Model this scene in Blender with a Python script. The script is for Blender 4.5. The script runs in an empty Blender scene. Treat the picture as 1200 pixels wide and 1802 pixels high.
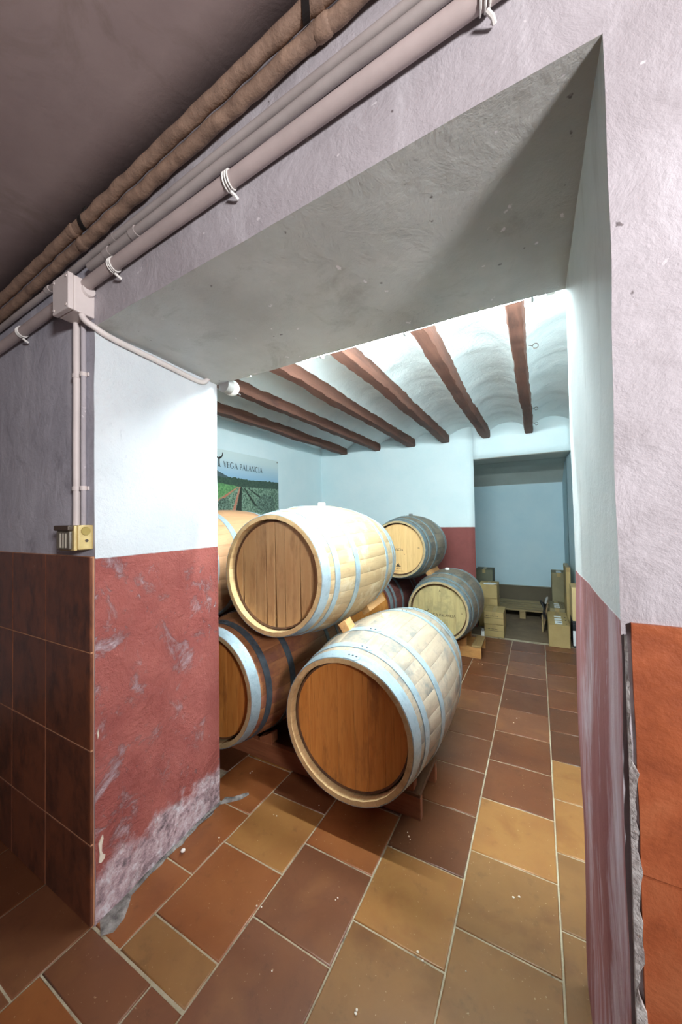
import bpy, bmesh, math, random
from mathutils import Vector, Matrix, noise
random.seed(7)
C = bpy.context.scene.collection
SC = bpy.context.scene
PI = math.pi

# ------------------------------------------------------------------ camera
CAM = Vector((1.1709, -0.7817, 1.3129))
YAW, PITCH, ROLL = math.radians(28.67), math.radians(1.42), math.radians(-1.0)
cam_d = bpy.data.cameras.new('camera')
cam_d.sensor_fit = 'VERTICAL'; cam_d.sensor_height = 36.0; cam_d.sensor_width = 36.0
cam_d.lens = 632.2 / 1802 * 36.0
cam_d.clip_start = 0.02
cam = bpy.data.objects.new('camera', cam_d); C.objects.link(cam)
fw = Vector((-math.sin(YAW) * math.cos(PITCH), math.cos(YAW) * math.cos(PITCH), math.sin(PITCH)))
rt = Vector((math.cos(YAW), math.sin(YAW), 0)); up = rt.cross(fw)
r2 = math.cos(ROLL) * rt + math.sin(ROLL) * up
u2 = -math.sin(ROLL) * rt + math.cos(ROLL) * up
M = Matrix.Identity(4)
for i in range(3):
    M[i][0], M[i][1], M[i][2], M[i][3] = r2[i], u2[i], -fw[i], CAM[i]
cam.matrix_world = M
SC.camera = cam

# ------------------------------------------------------------------ world, light, exposure
w = bpy.data.worlds.new('world'); SC.world = w; w.use_nodes = True
w.node_tree.nodes['Background'].inputs[0].default_value = (0.8, 0.9, 1, 1)
w.node_tree.nodes['Background'].inputs[1].default_value = 0.0
SC.view_settings.view_transform = 'Standard'
SC.view_settings.look = 'None'
SC.view_settings.exposure = 0.0
SC.view_settings.gamma = 1.0
SC.view_settings.use_curve_mapping = False
SC.cycles.use_denoising = True
SC.cycles.max_bounces = 10
SC.cycles.diffuse_bounces = 8
TUBE_STRENGTH = 135.0
ADDED_TUBE_STRENGTH = 700.0  # added tube out of sight, lifts the vault and back wall
ROOM_LAMP = 45.0
def area(name, loc, rot, size, size_y, power, col):
    l = bpy.data.lights.new(name, 'AREA'); l.shape = 'RECTANGLE'; l.size = size; l.size_y = size_y
    l.energy = power; l.color = col
    o = bpy.data.objects.new(name, l); o.location = loc; o.rotation_euler = rot; C.objects.link(o); return o
# the unseen lamp of the front room, behind the camera to the right
lampdir = Vector((0.5, -0.1, 1.75)) - Vector((2.55, -1.25, 1.80))
fl = area('front_room_lamp', (2.55, -1.25, 1.80), lampdir.to_track_quat('-Z', 'Y').to_euler(), 0.3, 0.3, ROOM_LAMP, (1.0, 0.95, 0.945))
fl.data.spread = math.radians(135)

# ------------------------------------------------------------------ helpers
def lin(c):
    return tuple(((v / 255) / 12.92 if v / 255 <= 0.04045 else (((v / 255) + 0.055) / 1.055) ** 2.4) for v in c) + (1.0,)
class NT:
    """tiny node-tree wrapper"""
    def __init__(self, name, rough=0.8, metal=0.0, spec=0.5):
        self.m = bpy.data.materials.new(name); self.m.use_nodes = True
        self.t = self.m.node_tree; self.b = self.t.nodes['Principled BSDF']
        self.b.inputs['Roughness'].default_value = rough
        self.b.inputs['Metallic'].default_value = metal
        self.b.inputs['Specular IOR Level'].default_value = spec
    def n(self, typ, **kw):
        x = self.t.nodes.new(typ)
        for k, v in kw.items(): setattr(x, k, v)
        return x
    def l(self, a, b): self.t.links.new(a, b)
    def coords(self, kind='obj', scale=(1, 1, 1), rand=True):
        if kind == 'obj':
            src = self.n('ShaderNodeTexCoord').outputs['Object']
        else:
            src = self.n('ShaderNodeNewGeometry').outputs['Position']
        mp = self.n('ShaderNodeMapping'); mp.inputs['Scale'].default_value = scale
        self.l(src, mp.inputs['Vector'])
        if rand and kind == 'obj':
            oi = self.n('ShaderNodeObjectInfo')
            mu = self.n('ShaderNodeMath', operation='MULTIPLY'); mu.inputs[1].default_value = 37.0
            self.l(oi.outputs['Random'], mu.inputs[0])
            cb = self.n('ShaderNodeCombineXYZ')
            for i in range(3): self.l(mu.outputs[0], cb.inputs[i])
            self.l(cb.outputs[0], mp.inputs['Location'])
        return mp.outputs[0]
    def noise(self, vec, scale, detail=5, rough=0.6, dist=0.0):
        x = self.n('ShaderNodeTexNoise'); x.inputs['Scale'].default_value = scale
        x.inputs['Detail'].default_value = detail; x.inputs['Roughness'].default_value = rough
        x.inputs['Distortion'].default_value = dist
        self.l(vec, x.inputs['Vector']); return x.outputs['Fac']
    def ramp(self, fac, stops):
        x = self.n('ShaderNodeValToRGB'); e = x.color_ramp.elements
        while len(e) < len(stops): e.new(0.5)
        for el, (p, c) in zip(e, stops):
            el.position = p; el.color = c if len(c) == 4 else lin(c)
        self.l(fac, x.inputs[0]); return x.outputs[0]
    def mask(self, fac, lo, hi):
        x = self.n('ShaderNodeMapRange'); x.inputs[1].default_value = lo; x.inputs[2].default_value = hi
        self.l(fac, x.inputs[0]); return x.outputs[0]
    def math(self, op, a, b):
        x = self.n('ShaderNodeMath', operation=op)
        for i, v in enumerate((a, b)):
            if isinstance(v, (int, float)): x.inputs[i].default_value = v
            else: self.l(v, x.inputs[i])
        return x.outputs[0]
    def mix(self, fac, a, b, mode='MIX'):
        x = self.n('ShaderNodeMix', data_type='RGBA', blend_type=mode)
        for i, v in ((0, fac), (6, a), (7, b)):
            if isinstance(v, (int, float)): x.inputs[i].default_value = v
            elif isinstance(v, tuple): x.inputs[i].default_value = v if len(v) == 4 else lin(v)
            else: self.l(v, x.inputs[i])
        return x.outputs[2]
    def color(self, s): self.l(s, self.b.inputs['Base Color'])
    def bump(self, h, strength=0.3, dist=0.01):
        x = self.n('ShaderNodeBump'); x.inputs['Strength'].default_value = strength
        x.inputs['Distance'].default_value = dist
        self.l(h, x.inputs['Height']); self.l(x.outputs[0], self.b.inputs['Normal'])
    def vary(self, col, amt):
        """a little lighter or darker from one object to the next"""
        oi = self.n('ShaderNodeObjectInfo')
        v = self.mask(oi.outputs['Random'], 0, 1)
        hs = self.n('ShaderNodeHueSaturation')
        mr = self.n('ShaderNodeMapRange'); mr.inputs[3].default_value = 1 - amt; mr.inputs[4].default_value = 1 + amt
        self.l(oi.outputs['Random'], mr.inputs[0]); self.l(mr.outputs[0], hs.inputs['Value'])
        self.l(col, hs.inputs['Color']); return hs.outputs[0]

def simple(name, a, b=None, scale=8, rough=0.8, metal=0.0, stretch=(1, 1, 1), bump=0.0, bscale=None, vary=0.0, spec=0.5, lo=0.35, hi=0.65):
    t = NT(name, rough, metal, spec)
    v = t.coords('obj', stretch)
    f = t.noise(v, scale)
    c = t.ramp(f, [(lo, a), (hi, b or a)])
    if vary: c = t.vary(c, vary)
    t.color(c)
    if bump: t.bump(t.noise(v, bscale or scale * 3), bump, 0.006)
    return t.m

def wood(name, a, b, dark, grain=18, rough=0.55, axis='Y', vary=0.1, knots=0.0, stain=None, bump=0.15):
    t = NT(name, rough, 0, 0.35)
    st = {'X': (0.12, 1, 1), 'Y': (1, 0.08, 1), 'Z': (1, 1, 0.08)}[axis]
    v = t.coords('obj', st)
    g = t.noise(v, grain * 3, 6, 0.65, 0.6)
    c = t.ramp(g, [(0.3, a), (0.62, b)])
    d = t.noise(t.coords('obj', {'X': (0.3, 1, 1), 'Y': (1, 0.3, 1), 'Z': (1, 1, 0.3)}[axis]), 7, 5, 0.7)
    c = t.mix(t.mask(d, 0.54, 0.74), c, dark)
    if stain:
        s = t.noise(t.coords('obj', (1, 1, 1)), 5, 6, 0.7)
        c = t.mix(t.mask(s, 0.5, 0.62), c, stain)
    f2 = t.noise(t.coords('obj', {'X': (0.05, 1, 1), 'Y': (1, 0.05, 1), 'Z': (1, 1, 0.05)}[axis]), 160, 3, 0.5)
    c = t.mix(t.math('MULTIPLY', t.mask(f2, 0.6, 0.72), 0.45), c, dark)
    if vary: c = t.vary(c, vary)
    t.color(c); t.bump(g, bump, 0.004)
    return t.m

def props(o, label=None, cat=None, group=None, kind=None):
    if label: o['label'] = label
    if cat: o['category'] = cat
    if group: o['group'] = group
    if kind: o['kind'] = kind
    return o
def link(name, me, mats, parent=None, loc=(0, 0, 0), rot=(0, 0, 0)):
    o = bpy.data.objects.new(name, me); C.objects.link(o)
    if mats is not None:
        for m in (mats if isinstance(mats, (list, tuple)) else [mats]): me.materials.append(m)
    o.parent = parent; o.location = loc; o.rotation_euler = rot
    return o
def inst(name, me, m, parent=None, loc=(0, 0, 0), rot=(0, 0, 0)):
    """a linked copy of shared mesh data with a material of its own"""
    if not me.materials: me.materials.append(None)
    o = bpy.data.objects.new(name, me); C.objects.link(o)
    o.material_slots[0].link = 'OBJECT'; o.material_slots[0].material = m
    o.parent = parent; o.location = loc; o.rotation_euler = rot
    return o
def thing(name, label, cat, loc=(0, 0, 0), rotz=0, group=None):
    o = bpy.data.objects.new(name, None); C.objects.link(o); o.empty_display_size = 0.05
    o.location = loc; o.rotation_euler = (0, 0, rotz)
    return props(o, label, cat, group)
def fin(bm, name, smooth=False, bev=0.0, seg=1, angle=35):
    bmesh.ops.remove_doubles(bm, verts=bm.verts, dist=1e-6)
    if bev:
        es = [e for e in bm.edges if len(e.link_faces) == 2 and e.calc_face_angle(0) > math.radians(angle)]
        bmesh.ops.bevel(bm, geom=es, offset=bev, segments=seg, affect='EDGES', profile=0.5)
    bmesh.ops.recalc_face_normals(bm, faces=bm.faces)
    me = bpy.data.meshes.new(name); bm.to_mesh(me); bm.free()
    if smooth:
        for p in me.polygons: p.use_smooth = True
        me.set_sharp_from_angle(angle=math.radians(40))
    return me
def box(bm, x0, x1, y0, y1, z0, z1):
    v = [bm.verts.new(p) for p in ((x0, y0, z0), (x1, y0, z0), (x1, y1, z0), (x0, y1, z0), (x0, y0, z1), (x1, y0, z1), (x1, y1, z1), (x0, y1, z1))]
    for f in ((3, 2, 1, 0), (4, 5, 6, 7), (0, 1, 5, 4), (1, 2, 6, 5), (2, 3, 7, 6), (3, 0, 4, 7)):
        bm.faces.new([v[i] for i in f])
    return v
def boxme(name, x0, x1, y0, y1, z0, z1, bev=0.003, seg=1):
    bm = bmesh.new(); box(bm, x0, x1, y0, y1, z0, z1); return fin(bm, name, bev=bev, seg=seg)
def tube(bm, pts, r, n=12, caps=True, wob=0.0, seed=0):
    pts = [Vector(p) for p in pts]; rings = []
    prev = None
    for i, p in enumerate(pts):
        d = (pts[min(i + 1, len(pts) - 1)] - pts[max(i - 1, 0)]).normalized()
        if prev is None:
            a = d.orthogonal().normalized()
        else:
            a = (prev - d * prev.dot(d)).normalized()
        prev = a; b = d.cross(a)
        ring = []
        for k in range(n):
            t = 2 * PI * k / n
            rr = (r[i] if isinstance(r, (list, tuple)) else r)
            q = p + (a * math.cos(t) + b * math.sin(t)) * rr
            if wob: q = q + (q - p).normalized() * wob * noise.noise(q * 28 + Vector((seed, 0, 0)))
            ring.append(bm.verts.new(q))
        rings.append(ring)
    for i in range(len(rings) - 1):
        for k in range(n):
            bm.faces.new((rings[i][k], rings[i][(k + 1) % n], rings[i + 1][(k + 1) % n], rings[i + 1][k]))
    if caps:
        bm.faces.new(rings[0][::-1]); bm.faces.new(rings[-1])
def prism(bm, poly, axis, a0, a1):
    """extrude a 2-D outline; axis 'Y': outline in (x,z); 'X': (y,z); 'Z': (x,y)"""
    def P(u, v, a):
        return {'Y': (u, a, v), 'X': (a, u, v), 'Z': (u, v, a)}[axis]
    A = [bm.verts.new(P(u, v, a0)) for u, v in poly]; B = [bm.verts.new(P(u, v, a1)) for u, v in poly]
    n = len(poly)
    bm.faces.new(A); bm.faces.new(B[::-1])
    for i in range(n): bm.faces.new((A[i], B[i], B[(i + 1) % n], A[(i + 1) % n]))
def hexa(bm, c, n, amp=0.003, freq=6.0, mats=(0, 0, 0, 0, 0, 0)):
    """a box from 8 corners, its faces gridded and made slightly uneven. c order as box(); n = (nx,ny,nz);
    mats for bottom, top, y-, x+, y+, x-"""
    c = [Vector(p) for p in c]; nx, ny, nz = n
    def P(u, v, t):
        p = ((c[0] * (1 - u) + c[1] * u) * (1 - v) + (c[3] * (1 - u) + c[2] * u) * v) * (1 - t) + \
            ((c[4] * (1 - u) + c[5] * u) * (1 - v) + (c[7] * (1 - u) + c[6] * u) * v) * t
        return p + noise.noise_vector(p * freq) * amp + noise.noise_vector(p * freq * 0.3 + Vector((9, 3, 5))) * amp * 1.6
    cache = {}
    def V(i, j, k):
        if (i, j, k) not in cache: cache[(i, j, k)] = bm.verts.new(P(i / nx, j / ny, k / nz))
        return cache[(i, j, k)]
    def F(q, m):
        f = bm.faces.new(q); f.material_index = m; f.smooth = True
    for i in range(nx):
        for j in range(ny):
            F((V(i, j, 0), V(i, j + 1, 0), V(i + 1, j + 1, 0), V(i + 1, j, 0)), mats[0])
            F((V(i, j, nz), V(i + 1, j, nz), V(i + 1, j + 1, nz), V(i, j + 1, nz)), mats[1])
    for i in range(nx):
        for k in range(nz):
            F((V(i, 0, k), V(i + 1, 0, k), V(i + 1, 0, k + 1), V(i, 0, k + 1)), mats[2])
            F((V(i, ny, k), V(i, ny, k + 1), V(i + 1, ny, k + 1), V(i + 1, ny, k)), mats[4])
    for j in range(ny):
        for k in range(nz):
            F((V(nx, j, k), V(nx, j + 1, k), V(nx, j + 1, k + 1), V(nx, j, k + 1)), mats[3])
            F((V(0, j, k), V(0, j, k + 1), V(0, j + 1, k + 1), V(0, j + 1, k)), mats[5])
def hexame(name, c, n, amp=0.003, freq=6.0, mats=(0,) * 6):
    bm = bmesh.new(); hexa(bm, c, n, amp, freq, mats)
    me = bpy.data.meshes.new(name); bm.to_mesh(me); bm.free()
    me.set_sharp_from_angle(angle=math.radians(50)); return me
def cuboid(x0, x1, y0, y1, z0, z1):
    return [(x0, y0, z0), (x1, y0, z0), (x1, y1, z0), (x0, y1, z0), (x0, y0, z1), (x1, y0, z1), (x1, y1, z1), (x0, y1, z1)]

# ------------------------------------------------------------------ wall materials
def wall_mat(name, up_a, up_b, low_a=None, low_b=None, zline=1.2, tilt=0.0, worn=None, worn_lo=0.6, worn_hi=0.7, foot=None, foot_z=0.0,
             stretch=(1, 1, 1), streak=None, rough=0.75, bump=0.35, stain=None, chips=False):
    t = NT(name, rough, 0, 0.3)
    v = t.coords('pos'); vs = t.coords('pos', stretch)
    n1 = t.noise(v, 2.3, 5, 0.6); n2 = t.noise(vs, 9, 8, 0.68, 0.4)
    c = t.ramp(n1, [(0.35, up_a), (0.65, up_b)])
    if streak:
        s = t.noise(t.coords('pos', (1, 1, 0.22)), 7, 5, 0.65)
        c = t.mix(t.math('MULTIPLY', t.mask(s, 0.55, 0.72), 0.6), c, streak)
    if stain:
        s = t.noise(v, 4.0, 6, 0.7, 0.8)
        c = t.mix(t.math('MULTIPLY', t.mask(s, 0.55, 0.75), 0.7), c, stain)
    hb = n2
    if chips:
        ch = t.noise(v, 26, 3, 0.55)
        c = t.mix(t.math('MULTIPLY', t.mask(ch, 0.70, 0.73), 0.7), c, (222, 218, 222))
        c = t.mix(t.math('MULTIPLY', t.mask(ch, 0.29, 0.26), 0.8), c, (84, 76, 78))
    if low_a:
        lo = t.ramp(t.noise(vs, 5, 6, 0.7), [(0.35, low_a), (0.65, low_b or low_a)])
        if worn:
            k = t.noise(vs, 6.5, 9, 0.72, 0.5)
            m = t.mask(k, worn_lo, worn_hi)
            k2 = t.noise(vs, 24, 6, 0.7, 0.8)
            m = t.math('MAXIMUM', m, t.math('MULTIPLY', t.mask(k2, 0.60, 0.66), t.mask(n1, 0.42, 0.6)))
            lo = t.mix(m, lo, worn)
            hb = t.math('SUBTRACT', n2, t.math('MULTIPLY', m, 0.25))
        pos = t.n('ShaderNodeNewGeometry').outputs['Position']
        sp = t.n('ShaderNodeSeparateXYZ'); t.l(pos, sp.inputs[0])
        z = sp.outputs['Z']
        if foot:
            fz = t.math('ADD', z, t.math('MULTIPLY', t.noise(v, 8, 8, 0.7), -0.34))
            fm = t.mask(fz, foot_z + 0.03, foot_z - 0.03)
            lo = t.mix(fm, lo, t.ramp(t.noise(v, 22, 8, 0.75), [(0.35, foot), (0.5, worn or foot), (0.68, (74, 66, 72))]))
        edge = t.math('ADD', z, t.math('MULTIPLY', t.noise(v, 18, 4, 0.6), 0.006))
        m = t.mask(edge, zline + 0.003 + 0.0015, zline + 0.003 - 0.0015)
        c = t.mix(m, c, lo)
        if worn: hb = t.math('MULTIPLY', hb, t.math('ADD', t.math('MULTIPLY', m, 0.75), 0.25))
    t.color(c)
    fine = t.noise(v, 60, 6, 0.7)
    t.bump(t.math('ADD', hb, t.math('MULTIPLY', fine, 0.2)), bump, 0.02)
    return t.m

M_front_l = wall_mat('plaster_front_left', (160, 160, 171), (188, 188, 199), streak=(214, 214, 222), rough=0.6, stain=(126, 123, 134))
M_front = wall_mat('plaster_front', (162, 157, 162), (181, 177, 183), streak=(198, 196, 202), rough=0.65, stain=(146, 140, 144), chips=True)
M_reveal = wall_mat('plaster_reveal_left', (200, 207, 213), (212, 218, 223), (166, 96, 88), (146, 78, 73), 1.2, worn=(190, 164, 170),
                    worn_lo=0.555, worn_hi=0.66, foot=(226, 222, 228), foot_z=0.0, bump=1.0)
M_jamb = wall_mat('plaster_jamb_right', (196, 206, 208), (214, 222, 224), (140, 86, 88), (168, 118, 120), 1.16, worn=(206, 194, 206),
                  worn_lo=0.5, worn_hi=0.66, stretch=(1, 1, 0.16), streak=(150, 158, 158), bump=0.4)
M_soffit = wall_mat('plaster_soffit', (166, 167, 165), (188, 191, 190), stain=(132, 129, 124), rough=0.5, bump=0.3, chips=True)
M_inner = wall_mat('plaster_inner', (216, 234, 238), (224, 238, 241), (136, 76, 72), (124, 68, 64), 1.21, rough=0.8, bump=0.15)
M_alcove = wall_mat('plaster_alcove', (190, 216, 226), (200, 222, 230), (104, 92, 74), (96, 86, 70), 0.258, rough=0.8, bump=0.1)
M_soffit_in = wall_mat('plaster_alcove_soffit', (186, 188, 180), (198, 200, 192), rough=0.85, bump=0.15)
M_vault = wall_mat('plaster_vault', (226, 238, 240), (234, 243, 244), stain=(202, 216, 219), rough=0.8, bump=0.5)
M_ceil = wall_mat('plaster_ceiling_front', (138, 122, 122), (156, 140, 138), rough=0.6, bump=0.08, stain=(124, 110, 104))
M_other = wall_mat('plaster_other', (170, 160, 164), (184, 176, 180), rough=0.8)

# ------------------------------------------------------------------ setting
FY, BY = -0.118, 0.45                                     # front and inner face of the pierced wall
def struct(name, me, mats, parent=None):
    o = link(name, me, mats, parent)
    if parent is None: o['kind'] = 'structure'
    return o
ZT = 2.85
pier_l = [(-2.3, FY, -0.05), (-0.137, FY, -0.05), (-0.181, BY, -0.05), (-2.3, BY, -0.05), (-2.3, FY, ZT), (-0.139, FY, ZT), (-0.180, BY, ZT), (-2.3, BY, ZT)]
wall_pier_left = struct('wall_front_left', hexame('wall_front_left', pier_l, (44, 14, 60), 0.0025, 7, (0, 0, 0, 1, 2, 0)), [M_front_l, M_reveal, M_inner])
pier_r = [(1.2685, FY, -0.05), (3.0, FY, -0.05), (3.0, BY, -0.05), (1.2585, BY, -0.05), (1.281, FY, ZT), (3.0, FY, ZT), (3.0, BY, ZT), (1.262, BY, ZT)]
wall_pier_right = struct('wall_front_right', hexame('wall_front_right', pier_r, (36, 14, 60), 0.003, 7, (0, 0, 0, 0, 2, 1)), [M_front, M_jamb, M_inner])
lin_c = [(-0.139, FY, 1.988), (1.281, FY, 2.052), (1.262, BY, 1.985), (-0.180, BY, 1.985), (-0.139, FY, ZT), (1.281, FY, ZT), (1.262, BY, ZT), (-0.180, BY, ZT)]
wall_lintel = struct('wall_front_lintel', hexame('wall_front_lintel', lin_c, (44, 18, 20), 0.003, 7, (1, 0, 0, 0, 2, 0)), [M_front, M_soffit, M_inner])

# front room shell
bm = bmesh.new()
zc = lambda x: 2.372 + 0.0945 * x
hexa(bm, [(-2.3, -3.0, zc(-2.3)), (3.0, -3.0, zc(3.0)), (3.0, FY, zc(3.0)), (-2.3, FY, zc(-2.3)), (-2.3, -3.0, zc(-2.3) + .1), (3.0, -3.0, zc(3.0) + .1), (3.0, FY, zc(3.0) + .1), (-2.3, FY, zc(-2.3) + .1)], (30, 20, 1), 0.004, 3)
me = bpy.data.meshes.new('ceiling_front'); bm.to_mesh(me); bm.free()
ceiling_front = struct('ceiling_front', me, [M_ceil])
struct('wall_left', boxme('wall_left', -2.4, -2.3, -3.1, BY, -0.05, ZT, 0), [M_other])
struct('wall_right', boxme('wall_right', 3.0, 3.1, -3.1, BY, -0.05, ZT, 0), [M_other])
struct('wall_back', boxme('wall_back', -2.4, 3.1, -3.1, -3.0, -0.05, ZT, 0), [M_other])

# inner room shell
IXL, IXR, IBY = -1.69, 1.75, 3.85
struct('wall_inner_left', hexame('wall_inner_left', cuboid(IXL - 0.12, IXL, BY, IBY + .1, -0.05, 2.75), (1, 40, 30), 0.003, 5), [M_inner])
struct('wall_inner_right', hexame('wall_inner_right', cuboid(IXR, IXR + 0.12, BY, IBY + .1, -0.05, 2.75), (1, 40, 30), 0.003, 5), [M_inner])
OXL, OXR, OZ, OY = 0.497, 1.522, 2.042, 4.41
bw = bmesh.new()
hexa(bw, [(IXL - .12, IBY, -.05), (OXL, IBY, -.05), (OXL - .10, OY, -.05), (IXL - .12, OY, -.05), (IXL - .12, IBY, 2.75), (OXL, IBY, 2.75), (OXL - .10, OY, 2.75), (IXL - .12, OY, 2.75)], (24, 3, 30), 0.002, 5, (0, 0, 0, 2, 0, 0))
hexa(bw, [(OXR, IBY, -0.05), (IXR + .12, IBY, -0.05), (IXR + .12, OY, -0.05), (OXR - .03, OY, -0.05), (OXR, IBY, 2.75), (IXR + .12, IBY, 2.75), (IXR + .12, OY, 2.75), (OXR - .03, OY, 2.75)], (4, 6, 30), 0.002, 5, (0, 0, 0, 0, 0, 2))
hexa(bw, [(OXL, IBY, OZ), (OXR, IBY, OZ), (OXR - .03, OY, OZ), (OXL - .10, OY, OZ), (OXL, IBY, 2.75), (OXR, IBY, 2.75), (OXR - .03, OY, 2.75), (OXL - .10, OY, 2.75)], (14, 6, 8), 0.002, 5, (1, 0, 0, 0, 0, 0))
me = bpy.data.meshes.new('wall_inner_back'); bw.to_mesh(me); bw.free()
struct('wall_inner_back', me, [M_inner, M_soffit_in, M_alcove])
# store room beyond the opening
struct('wall_store_back', boxme('wall_store_back', -0.6, 1.75, 5.5, 5.6, -0.05, 2.2, 0), [M_alcove])
struct('wall_store_right', boxme('wall_store_right', 1.508, 1.6, OY, 5.5, -0.05, 2.2, 0), [M_alcove])
struct('wall_store_left', boxme('wall_store_left', -0.7, -0.6, OY, 5.5, -0.05, 2.2, 0), [M_alcove])
bm = bmesh.new()
prism(bm, [(OY, OZ + .02), (4.95, OZ + .01), (5.52, 1.83), (5.52, 2.2), (OY, 2.2)], 'X', -0.65, 1.55)
struct('ceiling_store', fin(bm, 'ceiling_store'), [M_soffit_in])
bm = bmesh.new()
box(bm, -0.6, 1.508, 5.488, 5.5, 0.252, 0.262)
struct('trim_1', fin(bm, 'trim_1', bev=0.002), [simple('store_trim', (150, 150, 140), rough=0.6)])

# vaulted ceiling of the inner room
BEAMX = [-1.28, -0.765, -0.27, 0.18, 0.65, 1.106, 1.56]
sup = [IXL - .1] + BEAMX + [IXR + .1]
bm = bmesh.new(); NS, NYY = 10, 80; cols = []
for i in range(len(sup) - 1):
    for s in range(NS + (1 if i == len(sup) - 2 else 0)):
        u = s / NS; x = sup[i] + (sup[i + 1] - sup[i]) * u
        h = 0.105 * (1 - (2 * u - 1) ** 2) * min(1, (sup[i + 1] - sup[i]) / 0.45)
        col = []
        for j in range(NYY + 1):
            y = BY + (IBY - BY) * j / NYY
            p = Vector((x, y, 2.335 + h))
            p.z += noise.noise(p * 5) * 0.012 + noise.noise(p * 11 + Vector((3, 1, 7))) * 0.009
            col.append(bm.verts.new(p))
        cols.append(col)
topv = [[bm.verts.new((c[0].co.x, y, 2.6)) for y in (BY, IBY)] for c in (cols[0], cols[-1])]
for a, b in zip(cols, cols[1:]):
    for j in range(NYY):
        f = bm.faces.new((a[j], a[j + 1], b[j + 1], b[j])); f.smooth = True
bm.faces.new((topv[0][0], topv[1][0], topv[1][1], topv[0][1]))
me = bpy.data.meshes.new('ceiling_inner'); bm.to_mesh(me); bm.free()
struct('ceiling_inner', me, [M_vault])

# ------------------------------------------------------------------ floor: slab of mortar and single tiles
t = NT('grout', 0.9)
v = t.coords('pos'); t.color(t.ramp(t.noise(v, 14, 6, 0.7), [(0.35, (176, 164, 140)), (0.6, (150, 138, 116)), (0.72, (74, 66, 58))]))
t.bump(t.noise(v, 70), 0.5, 0.01); M_grout = t.m
floor = struct('floor', boxme('floor', -2.4, 3.1, -3.1, 3.56, -0.06, -0.0035, 0), [M_grout])
t = NT('store_floor_screed', 0.8); v = t.coords('pos')
t.color(t.ramp(t.noise(v, 6, 6, 0.7), [(0.35, (92, 76, 58)), (0.65, (112, 94, 72))])); t.bump(t.noise(v, 40), 0.2, 0.01)
struct('floor_store', boxme('floor_store', -1.8, 1.9, 3.56, 5.6, -0.06, -0.002, 0), [t.m])

def tile_mat(name, a, b, c):
    t = NT(name, 0.34, 0, 0.5)
    v = t.coords('obj'); n1 = t.noise(v, 5.5, 4, 0.55, 0.3); n2 = t.noise(v, 17, 7, 0.7)
    col = t.ramp(n1, [(0.3, a), (0.52, b), (0.72, c)])
    col = t.mix(t.math('MULTIPLY', t.mask(n2, 0.58, 0.75), 0.45), col, tuple(int(x * 0.62) for x in b))
    col = t.mix(1.0, t.vary(col, 0.10), (226, 208, 178), 'MULTIPLY')
    sp = t.noise(v, 120, 2, 0.5)
    col = t.mix(t.math('MULTIPLY', t.mask(sp, 0.72, 0.76), 0.35), col, (206, 190, 160))
    t.color(col)
    rg = t.n('ShaderNodeMapRange'); rg.inputs[3].default_value = 0.26; rg.inputs[4].default_value = 0.5
    t.l(n2, rg.inputs[0]); t.l(rg.outputs[0], t.b.inputs['Roughness'])
    t.bump(t.math('ADD', n1, t.math('MULTIPLY', t.noise(v, 60, 4, 0.6), 0.15)), 0.12, 0.01)
    return t.m
TM = {
 'tan': tile_mat('tile_tan', (150, 110, 72), (158, 120, 78), (138, 98, 62)),
 'olive': tile_mat('tile_olive', (134, 102, 70), (142, 110, 76), (122, 88, 60)),
 'orange': tile_mat('tile_orange', (148, 98, 64), (140, 90, 58), (124, 76, 50)),
 'brown': tile_mat('tile_brown', (118, 78, 56), (110, 70, 50), (98, 60, 44)),
 'mauve': tile_mat('tile_mauve', (130, 90, 70), (121, 82, 65), (136, 97, 74)),
 'dark': tile_mat('tile_dark', (104, 70, 52), (97, 63, 47), (86, 56, 42)),
}
def tile(parent, x0, x1, y0, y1, m, name='tile'):
    g = 0.0027
    rr = lambda: random.uniform(-0.0012, 0.0012)
    cx, cy = (x0 + x1) / 2, (y0 + y1) / 2; hx, hy = (x1 - x0) / 2 - g, (y1 - y0) / 2 - g
    if hx < 0.01 or hy < 0.01: return
    bm = bmesh.new()
    z1 = random.uniform(-0.0008, 0.0008); b = 0.0035
    def ring(ix, z):
        return [bm.verts.new((sx * (hx - ix) + (rr() if z < -0.003 else 0), sy * (hy - ix) + (rr() if z < -0.003 else 0), z)) for sx, sy in ((-1, -1), (1, -1), (1, 1), (-1, 1))]
    R = [ring(0, -0.012), ring(0, z1 - 0.003), ring(b * .35, z1 - 0.0008), ring(b, z1)]
    for a, c in zip(R, R[1:]):
        for k in range(4):
            f = bm.faces.new((a[k], a[(k + 1) % 4], c[(k + 1) % 4], c[k])); f.smooth = True
    bm.faces.new(R[-1])
    me = bpy.data.meshes.new(name); bm.to_mesh(me); bm.free()
    link(name, me, m, parent, (cx, cy, 0), (0, 0, random.uniform(-0.003, 0.003)))
T = 0.306
special = {(0, -1): 'olive', (0, 0): 'orange', (0, 1): 'tan', (0, 2): 'brown', (1, -1): 'mauve', (1, -2): 'mauve', (1, 0): 'mauve', (1, 1): 'orange', (1, 2): 'dark',
 (2, -1): 'olive', (2, -2): 'olive', (2, 0): 'tan', (2, 1): 'dark', (2, 2): 'brown', (2, 3): 'brown',
 (3, -1): 'olive', (3, 0): 'olive', (3, 1): 'tan', (3, 2): 'brown', (3, 3): 'brown', (3, 4): 'mauve',
 (4, -1): 'olive', (4, 0): 'olive', (4, 1): 'tan', (4, 2): 'tan', (4, 3): 'dark', (4, 4): 'dark', (-1, 0): 'orange', (-1, 1): 'orange', (-1, -1): 'orange', (-1, 2): 'tan'}
offs = {-6: .05, -5: .2, -4: .1, -3: .25, -2: .0, -1: .15, 0: 0., 1: .148, 2: .294, 3: .43, 4: .575, 5: .12, 6: .3}
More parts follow.
